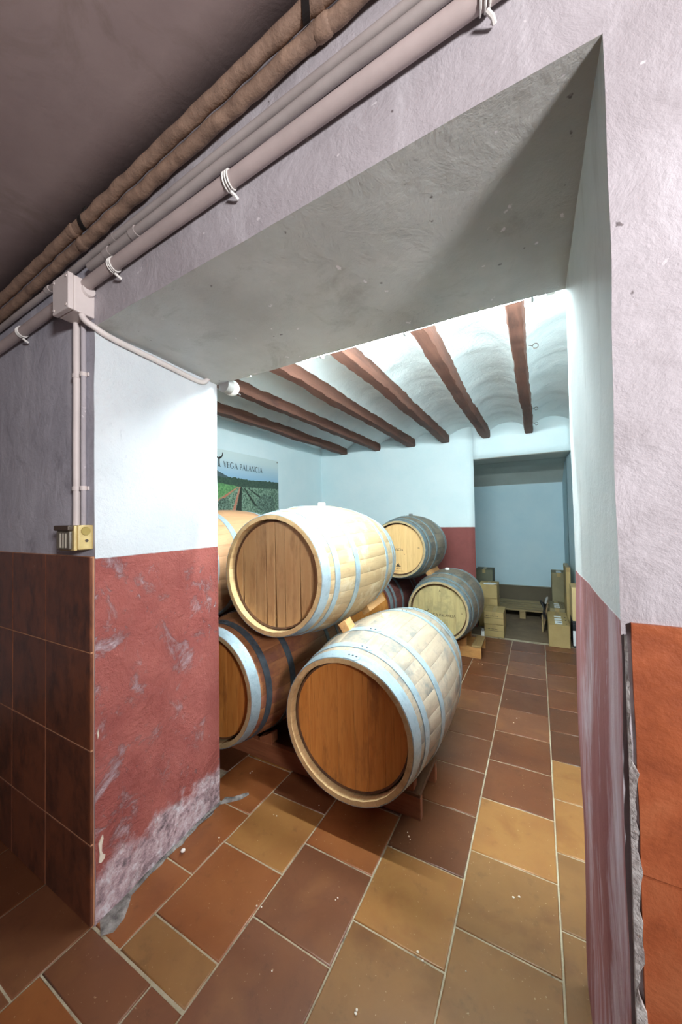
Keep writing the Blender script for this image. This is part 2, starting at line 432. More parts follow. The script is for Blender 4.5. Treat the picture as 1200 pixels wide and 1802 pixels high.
for ci in range(-6, 6):
    xa, xb = ci * 0.3, (ci + 1) * 0.3
    if ci >= 5: xb = 1.75
    for k in range(-12, 13):
        ya, yb = offs[ci] + k * T, offs[ci] + (k + 1) * T
        yb = min(yb, 3.5); lo = -0.118 if ci < 1 else -1.9
        ya = max(ya, lo)
        if yb - ya < 0.02: continue
        x0, x1 = xa, xb
        if yb <= BY + 0.02:                                  # between the piers only
            if ya > FY - 0.02 and (x1 < -0.17 or x0 > 1.26): continue
        nm = special.get((ci, k)) or (random.choice(['brown', 'dark', 'brown', 'mauve', 'brown']))
        if ci <= -1 and ya < BY: x0 = max(x0, -0.17)
        tile(floor, x0, x1, ya, yb, TM[nm])
# front room rows, cut to the threshold line
for (x0, x1, y0, y1, nm) in [(-.144, .168, -.262, -.122, 'mauve'), (.168, .30, -.43, -.122, 'mauve'), (-.144, .168, -.57, -.262, 'orange'), (-.45, -.144, -.33, -.122, 'mauve'),
                             (-.45, -.144, -.64, -.33, 'mauve'), (-.144, .168, -.88, -.57, 'brown'), (.168, .30, -.74, -.43, 'mauve')]:
    tile(floor, x0, x1, y0, y1, TM[nm])
for i in range(-7, -1):
    for k in range(0, 4):
        x0 = -0.45 + (i + 1) * .31
        if x0 < -2.0: continue
        tile(floor, x0, x0 + .31, -.122 - .31 * (k + 1) - (.1 if i % 2 else 0), -.122 - .31 * k - (.1 if i % 2 and k else 0), TM[random.choice(['mauve', 'brown', 'dark'])])
# crumbled mortar at the foot of the left pier
M_cem = simple('crumbled_mortar', (150, 144, 140), (92, 86, 84), 34, 0.9, bump=0.8, bscale=60)
def patch(name, poly, h, m, parent, z0=0.0):
    bm = bmesh.new()
    cx = sum(p[0] for p in poly) / len(poly); cy = sum(p[1] for p in poly) / len(poly)
    O = [bm.verts.new((x, y, z0)) for x, y in poly]
    I = [bm.verts.new((cx + (x - cx) * .6, cy + (y - cy) * .6, z0 + h * random.uniform(.6, 1.2))) for x, y in poly]
    n = len(poly)
    for k in range(n): bm.faces.new((O[k], O[(k + 1) % n], I[(k + 1) % n], I[k])).smooth = True
    bm.faces.new(I)
    return link(name, fin(bm, name), m, parent)
patch('mortar_patch', [(-.145, -.10), (-.09, -.125), (-.065, -.10), (-.075, -.06), (-.10, -.03), (-.13, .0), (-.15, .0)], .006, M_cem, floor)
edge = [(-.147 - (.034) * k / 20, -.02 + .47 * k / 20) for k in range(21)]
patch('mortar_strip', edge + [(x + .012 + .016 * noise.noise(Vector((x * 90, y * 31, 0))) + .006, y) for x, y in edge[::-1]], .008, M_cem, floor)
patch('mortar_patch', [(-.17, .43), (-.13, .47), (-.10, .50), (-.085, .545), (-.10, .555), (-.125, .52), (-.15, .49), (-.18, .48)], .004, M_cem, floor)
M_chip = simple('bare_plaster', (226, 216, 200), (206, 196, 182), 30, .9)
def chip(pts):
    bm = bmesh.new()
    bm.faces.new([bm.verts.new((-.137 - .0775 * (y - FY) + .0035, y, z)) for y, z in pts])
    f = bmesh.ops.extrude_face_region(bm, geom=bm.faces[:])
    for vv in [g_ for g_ in f['geom'] if isinstance(g_, bmesh.types.BMVert)]: vv.co.x -= .008
    link('bare_patch', fin(bm, 'bare_patch'), M_chip, wall_pier_left)
chip([(-.108, .255), (-.100, .268), (-.094, .275), (-.092, .262), (-.097, .245), (-.098, .225), (-.092, .21), (-.086, .205), (-.088, .195), (-.100, .188), (-.107, .195), (-.104, .22)])
chip([(-.112, .62), (-.108, .63), (-.107, .61), (-.110, .60)])
# crumbs of plaster
bm = bmesh.new()
for x, y in [(.96, .31), (.53, .33), (1.10, -.02), (1.12, .03), (.30, .18), (.62, .61), (.66, .69), (.69, .66), (-.03, .32), (.1, .5), (.24, .65), (1.0, 1.8), (1.02, 1.85), (.95, 2.1), (.62, 2.7), (.66, 2.69), (.7, 2.69), (-.2, .66), (.83, .3), (.45, .05), (1.07, .62), (1.14, -.03), (.72, .1)]:
    for q in range(random.randint(1, 2)):
        r = random.uniform(.0018, .0038); c = Vector((x + random.uniform(-.015, .015), y + random.uniform(-.015, .015), r * .7))
        mm = bmesh.ops.create_icosphere(bm, subdivisions=1, radius=r)
        for vv in mm['verts']: vv.co = Vector((vv.co.x * random.uniform(.8, 1.5), vv.co.y, vv.co.z * .8)) + c
crumbs = link('plaster_crumbs', fin(bm, 'plaster_crumbs'), simple('crumb', (226, 220, 206)))
props(crumbs, 'tiny white plaster crumbs strewn over the floor tiles', 'debris', kind='stuff')
bm = bmesh.new(); bmesh.ops.create_icosphere(bm, subdivisions=2, radius=.009)
for vv in bm.verts: vv.co.z *= .7
o = link('plaster_pebble', fin(bm, 'plaster_pebble', True), simple('pebble', (222, 214, 208)), None, (-.105, .19, .011))
props(o, 'small round white plaster lump at the foot of the left pier', 'pebble')

# ------------------------------------------------------------------ wall tiles (left pier) and painted panels (right pier)
t = NT('wall_tile_glaze', 0.38, 0, 0.5); v = t.coords('obj')
n1 = t.noise(v, 6, 6, 0.65, 0.5); n2 = t.noise(t.coords('obj', (1, 1, .5)), 14, 8, 0.7)
c = t.ramp(n1, [(0.3, (122, 70, 46)), (0.52, (106, 62, 44)), (0.7, (86, 52, 40))])
c = t.mix(t.math('MULTIPLY', t.mask(n2, 0.48, 0.66), 0.75), c, (50, 32, 28))
t.color(t.vary(c, .08)); t.bump(n2, .15, .01); M_wtile = t.m
M_wgrout = simple('wall_grout', (176, 124, 92), (190, 140, 106), 20, .8)
gb = boxme('grout_bed', -2.3, -.1425, FY - .0105, FY + .004, 0.0, 1.207, 0)
link('grout_bed', gb, M_wgrout, wall_pier_left)
xs = [-.1395, -.447, -.726, -1.01, -1.30, -1.60, -1.9, -2.2]
zs = [0.0, .262, .567, .888, 1.208]
for a, b in zip(xs, xs[1:]):
    for z0, z1 in zip(zs, zs[1:]):
        g = .0022
        me = boxme('tile', (b - a) / 2 + g, (a - b) / 2 - g, -.0035, .006, -(z1 - z0) / 2 + g, (z1 - z0) / 2 - g, .0012, 1)
        link('tile', me, M_wtile, wall_pier_left, ((a + b) / 2, FY - .009 + random.uniform(-.0008, .0008), (z0 + z1) / 2))
# right pier: orange painted slabs with an uneven hand-trowelled face
t = NT('orange_slab', 0.5, 0, 0.4); v = t.coords('pos')
n1 = t.noise(v, 8, 7, .62, .2); n2 = t.noise(v, 22, 6, .7)
c = t.ramp(n1, [(.3, (132, 68, 42)), (.5, (162, 88, 54)), (.7, (176, 106, 70))])
c = t.mix(t.math('MULTIPLY', t.mask(n2, .58, .72), .4), c, (124, 66, 42))
t.color(c); t.bump(t.math('ADD', n1, t.math('MULTIPLY', n2, .3)), .22, .03); M_orange = t.m
zr = [0.0, .42, .803, 1.16]
for z0, z1 in zip(zr, zr[1:]):
    me = hexame('slab', cuboid(1.286, 1.72, FY - .006, FY + .003, z0 + .002, z1 - .002), (30, 1, 26), .0014, 14)
    link('slab', me, M_orange, wall_pier_right)
    me = hexame('slab', cuboid(1.725, 2.9, FY - .006, FY + .003, z0 + .002, z1 - .002), (20, 1, 10), .0014, 14)
    link('slab', me, M_orange, wall_pier_right)
# jagged white plaster edge beside the slabs
bm = bmesh.new(); A = []
for k in range(80):
    z = .05 + 1.09 * k / 79
    wdt = max(.001, .008 + .010 * noise.noise(Vector((3.1, z * 13, 1))) + .006 * noise.noise(Vector((1, z * 40, 1))))
    if z > .96: wdt *= .3
    dep = .007 + .004 * noise.noise(Vector((7, z * 30, 2)))
    A.append([bm.verts.new(p) for p in ((1.2715 + .0045 * z, FY + .008, z), (1.2725 + .004 * z, FY - dep, z), (1.2735 + .004 * z + wdt, FY - dep - .002, z), (1.2745 + .004 * z + wdt, FY + .006, z))])
for a, b in zip(A, A[1:]):
    for q in range(3): bm.faces.new((a[q], a[q + 1], b[q + 1], b[q]))
link('plaster_edge', fin(bm, 'plaster_edge'), simple('broken_plaster', (216, 216, 214), (150, 142, 140), 40, .9, bump=.6), wall_pier_right)

# ------------------------------------------------------------------ ceiling beams
M_beam = wood('beam_wood', (112, 76, 62), (92, 60, 50), (62, 42, 38), 10, .75, 'Y', .06, bump=.5)
names = ['nearest the left wall', 'second from the left wall', 'third from the left wall', 'fourth from the left wall', 'fifth from the left wall', 'sixth from the left wall, with wire hooks', 'farthest right, beyond the sixth one']
M_wire = simple('wire', (90, 84, 80), rough=.5, metal=.8)
for i, bx in enumerate(BEAMX):
    bm = bmesh.new(); rings = []; NB = 60
    rw = .047 if i < 5 else .040
    for j in range(NB + 1):
        y = BY + (IBY - BY) * j / NB
        s = 1 + .12 * noise.noise(Vector((i * 7.3, y * 2.1, 0)))
        wx = .016 * noise.noise(Vector((i * 3.1, y * 1.1, 5))) + (.008 if i == 5 else 0) * math.sin(y * 2.2)
        ring = []
        for (px, pz) in ((-1, .0), (-1, -.5), (-.97, -.86), (-.82, -1.0), (.8, -1.0), (.97, -.84), (1, -.5), (1, .0)):
            q = Vector((bx + wx + px * rw * s, y, 2.372 + pz * .092 * s))
            q += noise.noise_vector(q * 14) * .009 + noise.noise_vector(q * 42) * .0035
            ring.append(bm.verts.new(q))
        rings.append(ring)
    for a, b in zip(rings, rings[1:]):
        for k in range(8): bm.faces.new((a[k], b[k], b[(k + 1) % 8], a[(k + 1) % 8]))
    bm.faces.new(rings[0]); bm.faces.new(rings[-1][::-1])
    me = fin(bm, 'wooden_beam', True)
    o = thing('wooden_beam', 'rough brown wooden ceiling beam, ' + names[i], 'beam', (bx, BY, 2.28), 0, 'wooden ceiling beams of the inner room')
    link('log', me, M_beam, o, (-bx, -BY, -2.28))
    if i == 5:
        for yy in (1.55, 2.9, 3.5):
            bm = bmesh.new()
            tube(bm, [(.045, yy - BY, .03), (.065, yy - BY, .022)] + [(.080 + .015 * math.cos(a), yy - BY, .018 + .015 * math.sin(a)) for a in [PI - k * .7 for k in range(9)]], .0025, 6)
            link('hook', fin(bm, 'hook', True), M_wire, o)

# ------------------------------------------------------------------ lamp over the opening, sensor, clips
t = NT('lamp_glow', .5); t.b.inputs['Emission Color'].default_value = (0.84, 0.98, 1.0, 1); t.b.inputs['Emission Strength'].default_value = TUBE_STRENGTH
t.b.inputs['Base Color'].default_value = (1, 1, 1, 1); M_glow = t.m
t = NT('added_tube_glow', .5); t.b.inputs['Emission Color'].default_value = (0.84, 0.98, 1.0, 1); t.b.inputs['Emission Strength'].default_value = ADDED_TUBE_STRENGTH  # glow of the added, unseen tube
t.b.inputs['Base Color'].default_value = (1, 1, 1, 1); M_added_glow = t.m
M_white = simple('white_plastic', (226, 226, 222), rough=.4)
lamp = thing('fluorescent_lamp', 'long white glowing fluorescent lamp on the inner side of the lintel', 'lamp', (.0, BY, 2.03))
LX0, LX1 = -.04, 1.24
link('housing', boxme('housing', LX0, LX1, .002, .030, -.012, .034, .004, 2), M_white, lamp)
bm = bmesh.new(); tube(bm, [(LX0 + .03, .048, -.006), (LX1 - .03, .048, -.006)], .013, 14)
link('tube', fin(bm, 'tube', True), M_glow, lamp)
for x in (LX0 + .015, LX1 - .015):
    link('lamp_holder', boxme('lamp_holder', x - .014, x + .014, .018, .062, -.022, .020, .003, 2), M_white, lamp)
M_grey = simple('grey_plastic', (130, 128, 126), rough=.5)
for x in (.40, .76, 1.175):
    bm = bmesh.new()
    pts = [(x, .004, -.030)] + [(x, .03 + .022 * math.cos(a), -.022 + .016 * math.sin(a)) for a in [PI + .5 + k * .45 for k in range(6)]]
    tube(bm, pts, .0035, 6); link('clip', fin(bm, 'clip', True), M_grey, lamp)
added_lamp = thing('fluorescent_lamp', 'added unseen glowing tube that brightens the vault, mounted high behind the lintel', 'lamp', (.0, BY, 2.20))  # added unseen lamp, only there to brighten the inner room
link('housing', boxme('housing', .10, 1.60, .002, .034, -.03, .03, .004, 2), M_white, added_lamp)
bm = bmesh.new(); tube(bm, [(.13, .054, .0), (1.57, .054, .0)], .013, 14)
link('tube', fin(bm, 'tube', True), M_added_glow, added_lamp)
for x in (.115, 1.585):
    link('lamp_holder', boxme('lamp_holder', x - .014, x + .014, .020, .070, -.020, .020, .003, 2), M_white, added_lamp)
sens = thing('round_wall_fitting', 'small white round fitting peeping under the lintel corner', 'fitting', (-.128, BY, 1.985))
bm = bmesh.new(); bmesh.ops.create_uvsphere(bm, u_segments=20, v_segments=12, radius=.038)
for vv in bm.verts: vv.co = Vector((vv.co.x, vv.co.y * .9 + .05, vv.co.z - .012))
link('dome', fin(bm, 'dome', True), M_white, sens)
bm = bmesh.new(); tube(bm, [(0, -.003, -.012), (0, .036, -.012)], [.034, .034], 20); link('mount', fin(bm, 'mount', True), M_grey, sens)
bm = bmesh.new(); tube(bm, [(.016, .078, -.034), (.021, .086, -.04)], .004, 8); link('eye', fin(bm, 'eye', True), simple('black', (24, 24, 26), rough=.4), sens)

# ------------------------------------------------------------------ pipes, conduits, boxes on the front wall
def pipe_pts(y, z0, s, x0=-2.28, x1=2.95, n=60, sag=0.0, seed=0):
    return [(x0 + (x1 - x0) * k / n, y + sag * noise.noise(Vector((k * .21, seed, 0))), z0 + s * (x0 + (x1 - x0) * k / n) + sag * noise.noise(Vector((k * .17, seed, 4)))) for k in range(n + 1)]
M_pipe = simple('painted_white_pipe', (190, 176, 174), (170, 158, 156), 5, .5, bump=.15, bscale=20)
M_pipe2 = simple('painted_grey_pipe', (176, 168, 166), (156, 148, 146), 5, .5, bump=.15, bscale=20)
M_brownp = simple('brown_lagged_pipe', (152, 126, 108), (122, 100, 86), 22, .7, stretch=(1, 1, 1), bump=.5, bscale=50)
th = thing('thick_white_pipe', 'thick off-white pipe along the wall, lowest of the pale pipes', 'pipe', (0, FY, 2.124))
def P_(pts, o): return [(x, y - o.location.y, z - o.location.z) for x, y, z in pts]
bm = bmesh.new(); tube(bm, P_(pipe_pts(FY - .025, 2.129, .063, sag=.002, seed=1), th), .0178, 16); link('pipe_run', fin(bm, 'pipe_run', True), M_pipe, th)
for xt in (.52, .02, -.62, 1.115):
    zt = .063 * xt
    for d in (-.006, .002, .009):
        bm = bmesh.new()
        tube(bm, [(xt + d + .003 * math.sin(a), -.025 - .0198 * math.sin(a), zt + .005 - .0198 * math.cos(a)) for a in [k * 2 * PI / 16 for k in range(17)]], .0022, 6)
        link('wire_tie', fin(bm, 'wire_tie', True), M_white, th)
    bm = bmesh.new(); tube(bm, [(xt + .004, -.022, zt - .021), (xt + .012, -.016, zt - .030), (xt + .014, -.008, zt - .034)], .0042, 7)
    link('tie_knot', fin(bm, 'tie_knot', True), M_white, th)
for (nm, lab, y, z0, s, r, seed, x0) in [('slim_white_pipe', 'slim grey-white pipe just above the thick one', FY - .019, 2.191, .065, .0125, 2, -.13), ('thin_white_pipe', 'thin grey-white pipe, uppermost of the three pale pipes', FY - .016, 2.229, .065, .0105, 3, -2.28)]:
    p = thing(nm, lab, 'pipe', (0, FY, z0))
    bm = bmesh.new(); tube(bm, P_(pipe_pts(y, z0, s, x0=x0, sag=.003, seed=seed), p), r, 12); link('pipe_run', fin(bm, 'pipe_run', True), M_pipe2, p)
    for xc in (-.02, .12) if seed == 2 else (.0, -.42):
        bm = bmesh.new(); tube(bm, P_([(xc + d, y, z0 + s * (xc + d)) for d in (-.014, .014)], p), r + .0022, 12); link('coupling', fin(bm, 'coupling', True), M_pipe2, p)
M_strap = simple('black_strap', (22, 16, 14), rough=.7)
for (nm, lab, y, z0, seed) in [('brown_pipe', 'brown lagged pipe nearer the wall, lower of the brown pair', FY - .027, 2.284, 5), ('brown_pipe', 'brown lagged pipe nearer the ceiling, upper of the brown pair', FY - .0545, 2.3075, 8)]:
    p = thing(nm, lab, 'pipe', (0, FY, z0), 0, 'pair of brown pipes under the ceiling')
    bm = bmesh.new(); tube(bm, P_(pipe_pts(y, z0, .0945, n=420, sag=.003, seed=5), p), .0168, 14, wob=.0018, seed=seed); link('pipe_run', fin(bm, 'pipe_run', True), M_brownp, p)
    for xc in (-.16, .80):
        bm = bmesh.new(); tube(bm, P_([(xc + d, y, z0 + .0945 * (xc + d)) for d in (-.02, -.012, .012, .02)], p), [.016, .019, .019, .016], 12, wob=.002); link('collar', fin(bm, 'collar', True), M_brownp, p)
    if seed == 8:
        for xc in (-.10, .775):
            zz = z0 + .0945 * xc; yy = y
            bm = bmesh.new(); A = []
            for k in range(12):
                a = -.3 + k * .26
                A.append([bm.verts.new((xc + d + .01 * math.sin(a), yy - FY - .0205 * math.sin(a) + .002, zz - z0 + .0205 * math.cos(a) * -1)) for d in (-.009, .009)])
            A.append([bm.verts.new((xc + d, yy - FY + .004, zz - z0 + .055)) for d in (-.009, .009)])
            for q, r_ in zip(A, A[1:]): bm.faces.new((q[0], q[1], r_[1], r_[0]))
            me = fin(bm, 'hanger_strap'); ob = link('hanger_strap', me, M_strap, p)
            sm = ob.modifiers.new('solid', 'SOLIDIFY'); sm.thickness = .003
jb = thing('junction_box', 'white square junction box at the top of the left pier', 'box', (-.188, FY, 2.018))
M_jb = simple('painted_box', (216, 208, 206), (204, 196, 194), 6, .5)
link('body', boxme('body', -.05, .05, -.062, .002, 0, .118, .004, 2), M_jb, jb)
link('lid', boxme('lid', -.051, .051, -.080, -.063, -.001, .119, .003, 2), M_jb, jb)
for sx in (-.04, .04):
    for sz in (.012, .106):
        bm = bmesh.new(); tube(bm, [(sx, -.0795, sz), (sx, -.0825, sz)], .004, 10); link('screw', fin(bm, 'screw', True), M_jb, jb)
bm = bmesh.new(); tube(bm, [(.049, -.02, .085), (.058, -.02, .086)], [.022, .0195], 14); link('pipe_seal', fin(bm, 'pipe_seal', True), M_jb, jb)
for (nm, lab, x, r, zb) in [('wall_conduit', 'pale vertical conduit from junction box down to socket, the wider of two', -.225, .0115, 1.31), ('wall_conduit', 'narrow grey vertical conduit between the wider conduit and the pier edge', -.187, .0085, 1.31)]:
    p = thing(nm, lab, 'conduit', (x, FY, zb), 0, 'two conduits down the left pier')
    bm = bmesh.new(); tube(bm, [(.001 * math.sin(k), -r - .002, (2.02 - zb) * k / 12) for k in range(13)], r, 12); link('pipe_run', fin(bm, 'pipe_run', True), M_jb if r > .01 else M_front, p)
    for zc_ in (1.832, 1.44):
        bm = bmesh.new()
        tube(bm, [(0, -r - .002, zc_ - zb - .007), (0, -r - .002, zc_ - zb + .007)], r + .0025, 12)
        box(bm, r - .002, r + .009, -.006, .001, zc_ - zb - .006, zc_ - zb + .006)
        link('clip', fin(bm, 'clip', True), M_jb, p)
rc = thing('reveal_conduit', 'white conduit curving from junction box along the top of the left reveal', 'conduit', (-.15, -.08, 2.0))
pts = [(-.150, -.150, 2.022), (-.149, -.150, 2.012), (-.142, -.142, 1.998), (-.132, -.122, 1.985), (-.128, -.10, 1.976), (-.131, -.05, 1.970), (-.141, .07, 1.966), (-.153, .20, 1.962), (-.161, .30, 1.958), (-.164, .345, 1.960), (-.164, .37, 1.970), (-.164, .385, 1.99)]
sm_pts = []
for k in range(len(pts) - 1):
    for q in range(4):
        p0, p1, p2, p3 = [Vector(pts[max(0, min(len(pts) - 1, k + d))]) for d in (-1, 0, 1, 2)]; u = q / 4
        sm_pts.append(.5 * ((2 * p1) + (p2 - p0) * u + (2 * p0 - 5 * p1 + 4 * p2 - p3) * u * u + (3 * p1 - p0 - 3 * p2 + p3) * u ** 3))
sm_pts.append(Vector(pts[-1]))
bm = bmesh.new(); tube(bm, [p - rc.location for p in sm_pts], .0105, 12); link('pipe_run', fin(bm, 'pipe_run', True), M_jb, rc)
sk = thing('wall_socket', 'yellowed surface socket with a hinged cover above the tiled dado', 'socket', (-.203, FY, 1.232))
M_yel = simple('yellowed_plastic', (206, 186, 128), (182, 160, 104), 18, .45); M_smoke = simple('smoky_plastic', (118, 112, 96), (84, 78, 68), 22, .25)
M_dk = simple('dark_plastic', (70, 56, 44), rough=.5)
link('body', boxme('body', -.048, .055, -.045, .002, 0, .082, .004, 2), M_yel, sk)
link('frame', boxme('frame', -.050, .050, -.054, -.044, -.002, .080, .003, 2), M_yel, sk)
link('flap', boxme('flap', -.046, .040, -.064, -.053, .002, .064, .004, 2), M_smoke, sk)
link('hinge', boxme('hinge', -.051, .044, -.070, -.050, .064, .082, .004, 2), M_dk, sk)
for k in range(3):
    link('rib', boxme('rib', -.02 + k * .018, -.014 + k * .018, -.0665, -.063, .008, .056, .001), simple('clear_rib', (170, 166, 152), rough=.3), sk)
bm = bmesh.new(); tube(bm, [(.052, -.02, .03), (.058, -.02, .03)], .005, 8); link('screw', fin(bm, 'screw', True), M_dk, sk)
bm = bmesh.new(); tube(bm, [(.053, -.022, .062), (.0575, -.022, .062)], [.016, .014], 12); link('gland', fin(bm, 'gland', True), simple('ochre_plastic', (150, 130, 66), rough=.5), sk)

# ------------------------------------------------------------------ barrels
RB, RH, BL = .352, .2935, .95
NST = 30
def prof(y):                                               # stave outer radius at y in [-BL/2, BL/2]
    u = abs(y) / (BL / 2); return RB - (RB - RH) * u ** 1.9
def stave_mesh():
    bm = bmesh.new(); half = PI / NST - .0007; NSEG = 16; rings = []
    for j in range(NSEG + 1):
        y = -BL / 2 + BL * j / NSEG; R = prof(y); ri = R - .031
        if j in (0, NSEG): ri = R - .020
        r = []
        for (rad, a) in ((R - .0008, -half), (R, -half * .93), (R, half * .93), (R - .0008, half), (ri, half), (ri, -half)):
            r.append(bm.verts.new((rad * math.sin(a), y, rad * math.cos(a))))
        rings.append(r)
    for a, b in zip(rings, rings[1:]):
        for k in range(6): bm.faces.new((a[k], a[(k + 1) % 6], b[(k + 1) % 6], b[k])).material_index = 1 if k == 4 else 0
    for r in (rings[0], rings[-1]): bm.faces.new(r).material_index = 1       # bare wood on the chime
    bmesh.ops.recalc_face_normals(bm, faces=bm.faces)
    me = bpy.data.meshes.new('stave'); bm.to_mesh(me); bm.free()
    for p in me.polygons: p.use_smooth = True
    me.set_sharp_from_angle(angle=math.radians(30)); return me
STAVE = stave_mesh(); STAVE.materials.append(None); STAVE.materials.append(None)
HOOPS = [(-.474, -.420), (-.386, -.350), (-.222, -.182), (.182, .222), (.350, .386), (.420, .474)]
def hoop_mesh(y0, y1):
    bm = bmesh.new(); n = 72
    Ra, Rb = prof(y0) + .0002, prof(y1) + .0002; th = .0026
    for (a0, a1, e, yy0, yy1) in ((0, 2 * PI, 0, y0, y1), (-.02, .20, th * .8, y0 + .001, y1 - .001)):
        m = n if e == 0 else 12; rings = []
        for k in range(m + (0 if e == 0 else 1)):
            a = a0 + (a1 - a0) * k / m
            t_ = 1.0
            ya, yb = yy0, yy1
            if e and k >= m - 3:                            # rounded end of the lap
                sh = [0.04, .16, .42][k - (m - 2)] if k > m - 3 else 0
                ya, yb = yy0 + (yy1 - yy0) * sh, yy1 - (yy1 - yy0) * sh
            r0 = Ra + (Rb - Ra) * (ya - y0) / (y1 - y0); r1 = Ra + (Rb - Ra) * (yb - y0) / (y1 - y0)
            rings.append([bm.verts.new((r * math.sin(a), y, r * math.cos(a))) for r, y in ((r0, ya), (r0 + th + e, ya + .0006), (r1 + th + e, yb - .0006), (r1, yb))])
        cnt = m if e == 0 else m
        for k in range(cnt):
            A, B = rings[k], rings[(k + 1) % len(rings)]
            for q in range(3): bm.faces.new((A[q], A[q + 1], B[q + 1], B[q]))
        if e:
            bm.faces.new(rings[0]); bm.faces.new(rings[-1])
    bmesh.ops.recalc_face_normals(bm, faces=bm.faces)
    me = bpy.data.meshes.new('hoop'); bm.to_mesh(me); bm.free()
    for p in me.polygons: p.use_smooth = True
    me.set_sharp_from_angle(angle=math.radians(35)); return me
HM = [hoop_mesh(*h) for h in HOOPS]
def rivet_mesh(y0, y1):
    bm = bmesh.new(); ym = (y0 + y1) / 2; R = prof(ym) + .0002 + .0048
    for a in ((.03, .085, .14) if abs(y0) > .4 else (.05, .12)):
        q = bmesh.ops.create_uvsphere(bm, u_segments=8, v_segments=5, radius=.0046)
        for vv in q['verts']:
            x, y, z = vv.co; z = z * .6 + R
            vv.co = (x * math.cos(a) + z * math.sin(a), y + ym, -x * math.sin(a) + z * math.cos(a))
    return fin(bm, 'rivets', True)
RM = [rivet_mesh(*h) for h in HOOPS]
HR = RH - .0285                                             # head radius inside the chime
def head_planks(cuts, gaps):
    out = []
    for i in range(len(cuts) - 1):
        x0, x1 = cuts[i] * HR + gaps[i] / 2, cuts[i + 1] * HR - gaps[i + 1] / 2
        g0, g1 = gaps[i], gaps[i + 1]
        lim = lambda x: max(-HR * .9995, min(HR * .9995, x))
        b0, b1 = lim(x0 + g0 * .35), lim(x1 - g1 * .35)         # the joints open towards the bottom
        t0, t1 = lim(x0 - g0 * .42), lim(x1 + g1 * .42)
        poly = []; n = 14
        for k in range(n + 1):
            x = b0 + (b1 - b0) * k / n; poly.append((x, -math.sqrt(max(HR * HR - x * x, 1e-9))))
        for k in range(n + 1):
            x = t1 + (t0 - t1) * k / n; poly.append((x, math.sqrt(max(HR * HR - x * x, 1e-9))))
        bm = bmesh.new(); off = random.uniform(-.0006, .0006)
        prism(bm, poly, 'Y', -BL / 2 + .040 + off, -BL / 2 + .060)
        out.append(fin(bm, 'head_plank', bev=.0008, angle=60))
    return out
cutsA = [-1, -.74, -.5, -.2, .1, .34, .62, 1]; gA = [0, .0006, .0004, .0008, .0005, .0006, .0004, 0]
cutsB = [-1, -.80, -.47, -.22, -.0, .22, .56, .80, 1]; gB = [0, .008, .003, .006, .0085, .004, .0065, .003, 0]
PL_A, PL_B = head_planks(cutsA, gA), head_planks(cutsB, gB)
bm = bmesh.new(); tube(bm, [(0, BL / 2 - .056, 0), (0, BL / 2 - .036, 0)], HR, 48); BACK = fin(bm, 'back_head', True)
def crozering():
    bm = bmesh.new(); rings = []
    for k in range(60):
        a = 2 * PI * k / 60
        rings.append([bm.verts.new((r * math.sin(a), y, r * math.cos(a))) for r, y in ((HR - .006, -BL / 2 + .0395), (HR + .002, -BL / 2 + .035), (HR + .003, -BL / 2 + .044))])
    for k in range(60):
        A, B = rings[k], rings[(k + 1) % 60]
        for q in range(2): bm.faces.new((A[q], A[q + 1], B[q + 1], B[q]))
    return fin(bm, 'croze', True)
CROZE = crozering()
bm = bmesh.new(); tube(bm, [(0, 0, RB - .004), (0, 0, RB + .012), (0, 0, RB + .017), (0, 0, RB + .019)], [.023, .023, .021, .015], 18); BUNG = fin(bm, 'bung', True)

M_zinc = NT('galvanised_hoop', .45, .4, .5)
v = M_zinc.coords('obj'); nz = M_zinc.noise(v, 24, 6, .7)
M_zinc.color(M_zinc.ramp(nz, [(.3, (138, 158, 168)), (.55, (166, 184, 192)), (.75, (112, 132, 144))])); M_zinc.bump(nz, .08, .004); M_zinc = M_zinc.m
M_zdark = simple('dull_hoop', (96, 106, 116), (70, 78, 86), 20, .5, .5)
M_zweather = simple('weathered_hoop', (132, 150, 154), (104, 120, 126), 24, .55, .4)
M_riv = simple('rivet_steel', (58, 66, 74), rough=.45, metal=.6)
M_bung = simple('bung_silicone', (224, 214, 180), (206, 196, 160), 20, .4)
M_bungw = simple('bung_white', (226, 224, 220), rough=.5)
M_bungd = simple('bung_steel', (96, 96, 96), rough=.5)
S_pale = wood('stave_whitewashed', (170, 152, 132), (154, 137, 118), (104, 92, 84), 8, .6, 'Y', .06, stain=(116, 112, 106))
S_blond = wood('stave_blond', (180, 154, 118), (164, 138, 102), (118, 94, 70), 8, .55, 'Y', .07, stain=(190, 172, 142))
S_chime = wood('chime_bare_oak', (206, 176, 130), (190, 158, 112), (146, 116, 80), 8, .6, 'Y', .08)
S_chime2 = wood('chime_old_oak', (178, 156, 116), (160, 138, 102), (118, 98, 72), 8, .6, 'Y', .08)
S_red = wood('stave_wine_stained', (158, 106, 68), (140, 90, 58), (96, 60, 42), 8, .5, 'Y', .1, stain=(126, 78, 60))
S_tan = wood('stave_tan', (184, 140, 104), (168, 126, 92), (142, 100, 70), 8, .55, 'Y', .08)
S_grey = wood('stave_grey_weathered', (146, 132, 112), (122, 112, 98), (84, 78, 70), 8, .6, 'Y', .16, stain=(98, 96, 92))
S_wine = wood('stave_dark_red', (112, 66, 58), (94, 54, 50), (58, 36, 36), 8, .55, 'Y', .1)
H_orange = wood('head_orange', (206, 142, 72), (188, 120, 56), (128, 78, 40), 14, .45, 'Z', .05)
H_brown = wood('head_brown', (192, 156, 110), (178, 140, 96), (138, 102, 68), 14, .55, 'Z', .06)
H_cream = wood('head_cream', (222, 184, 128), (208, 168, 112), (178, 134, 84), 12, .55, 'Z', .05)
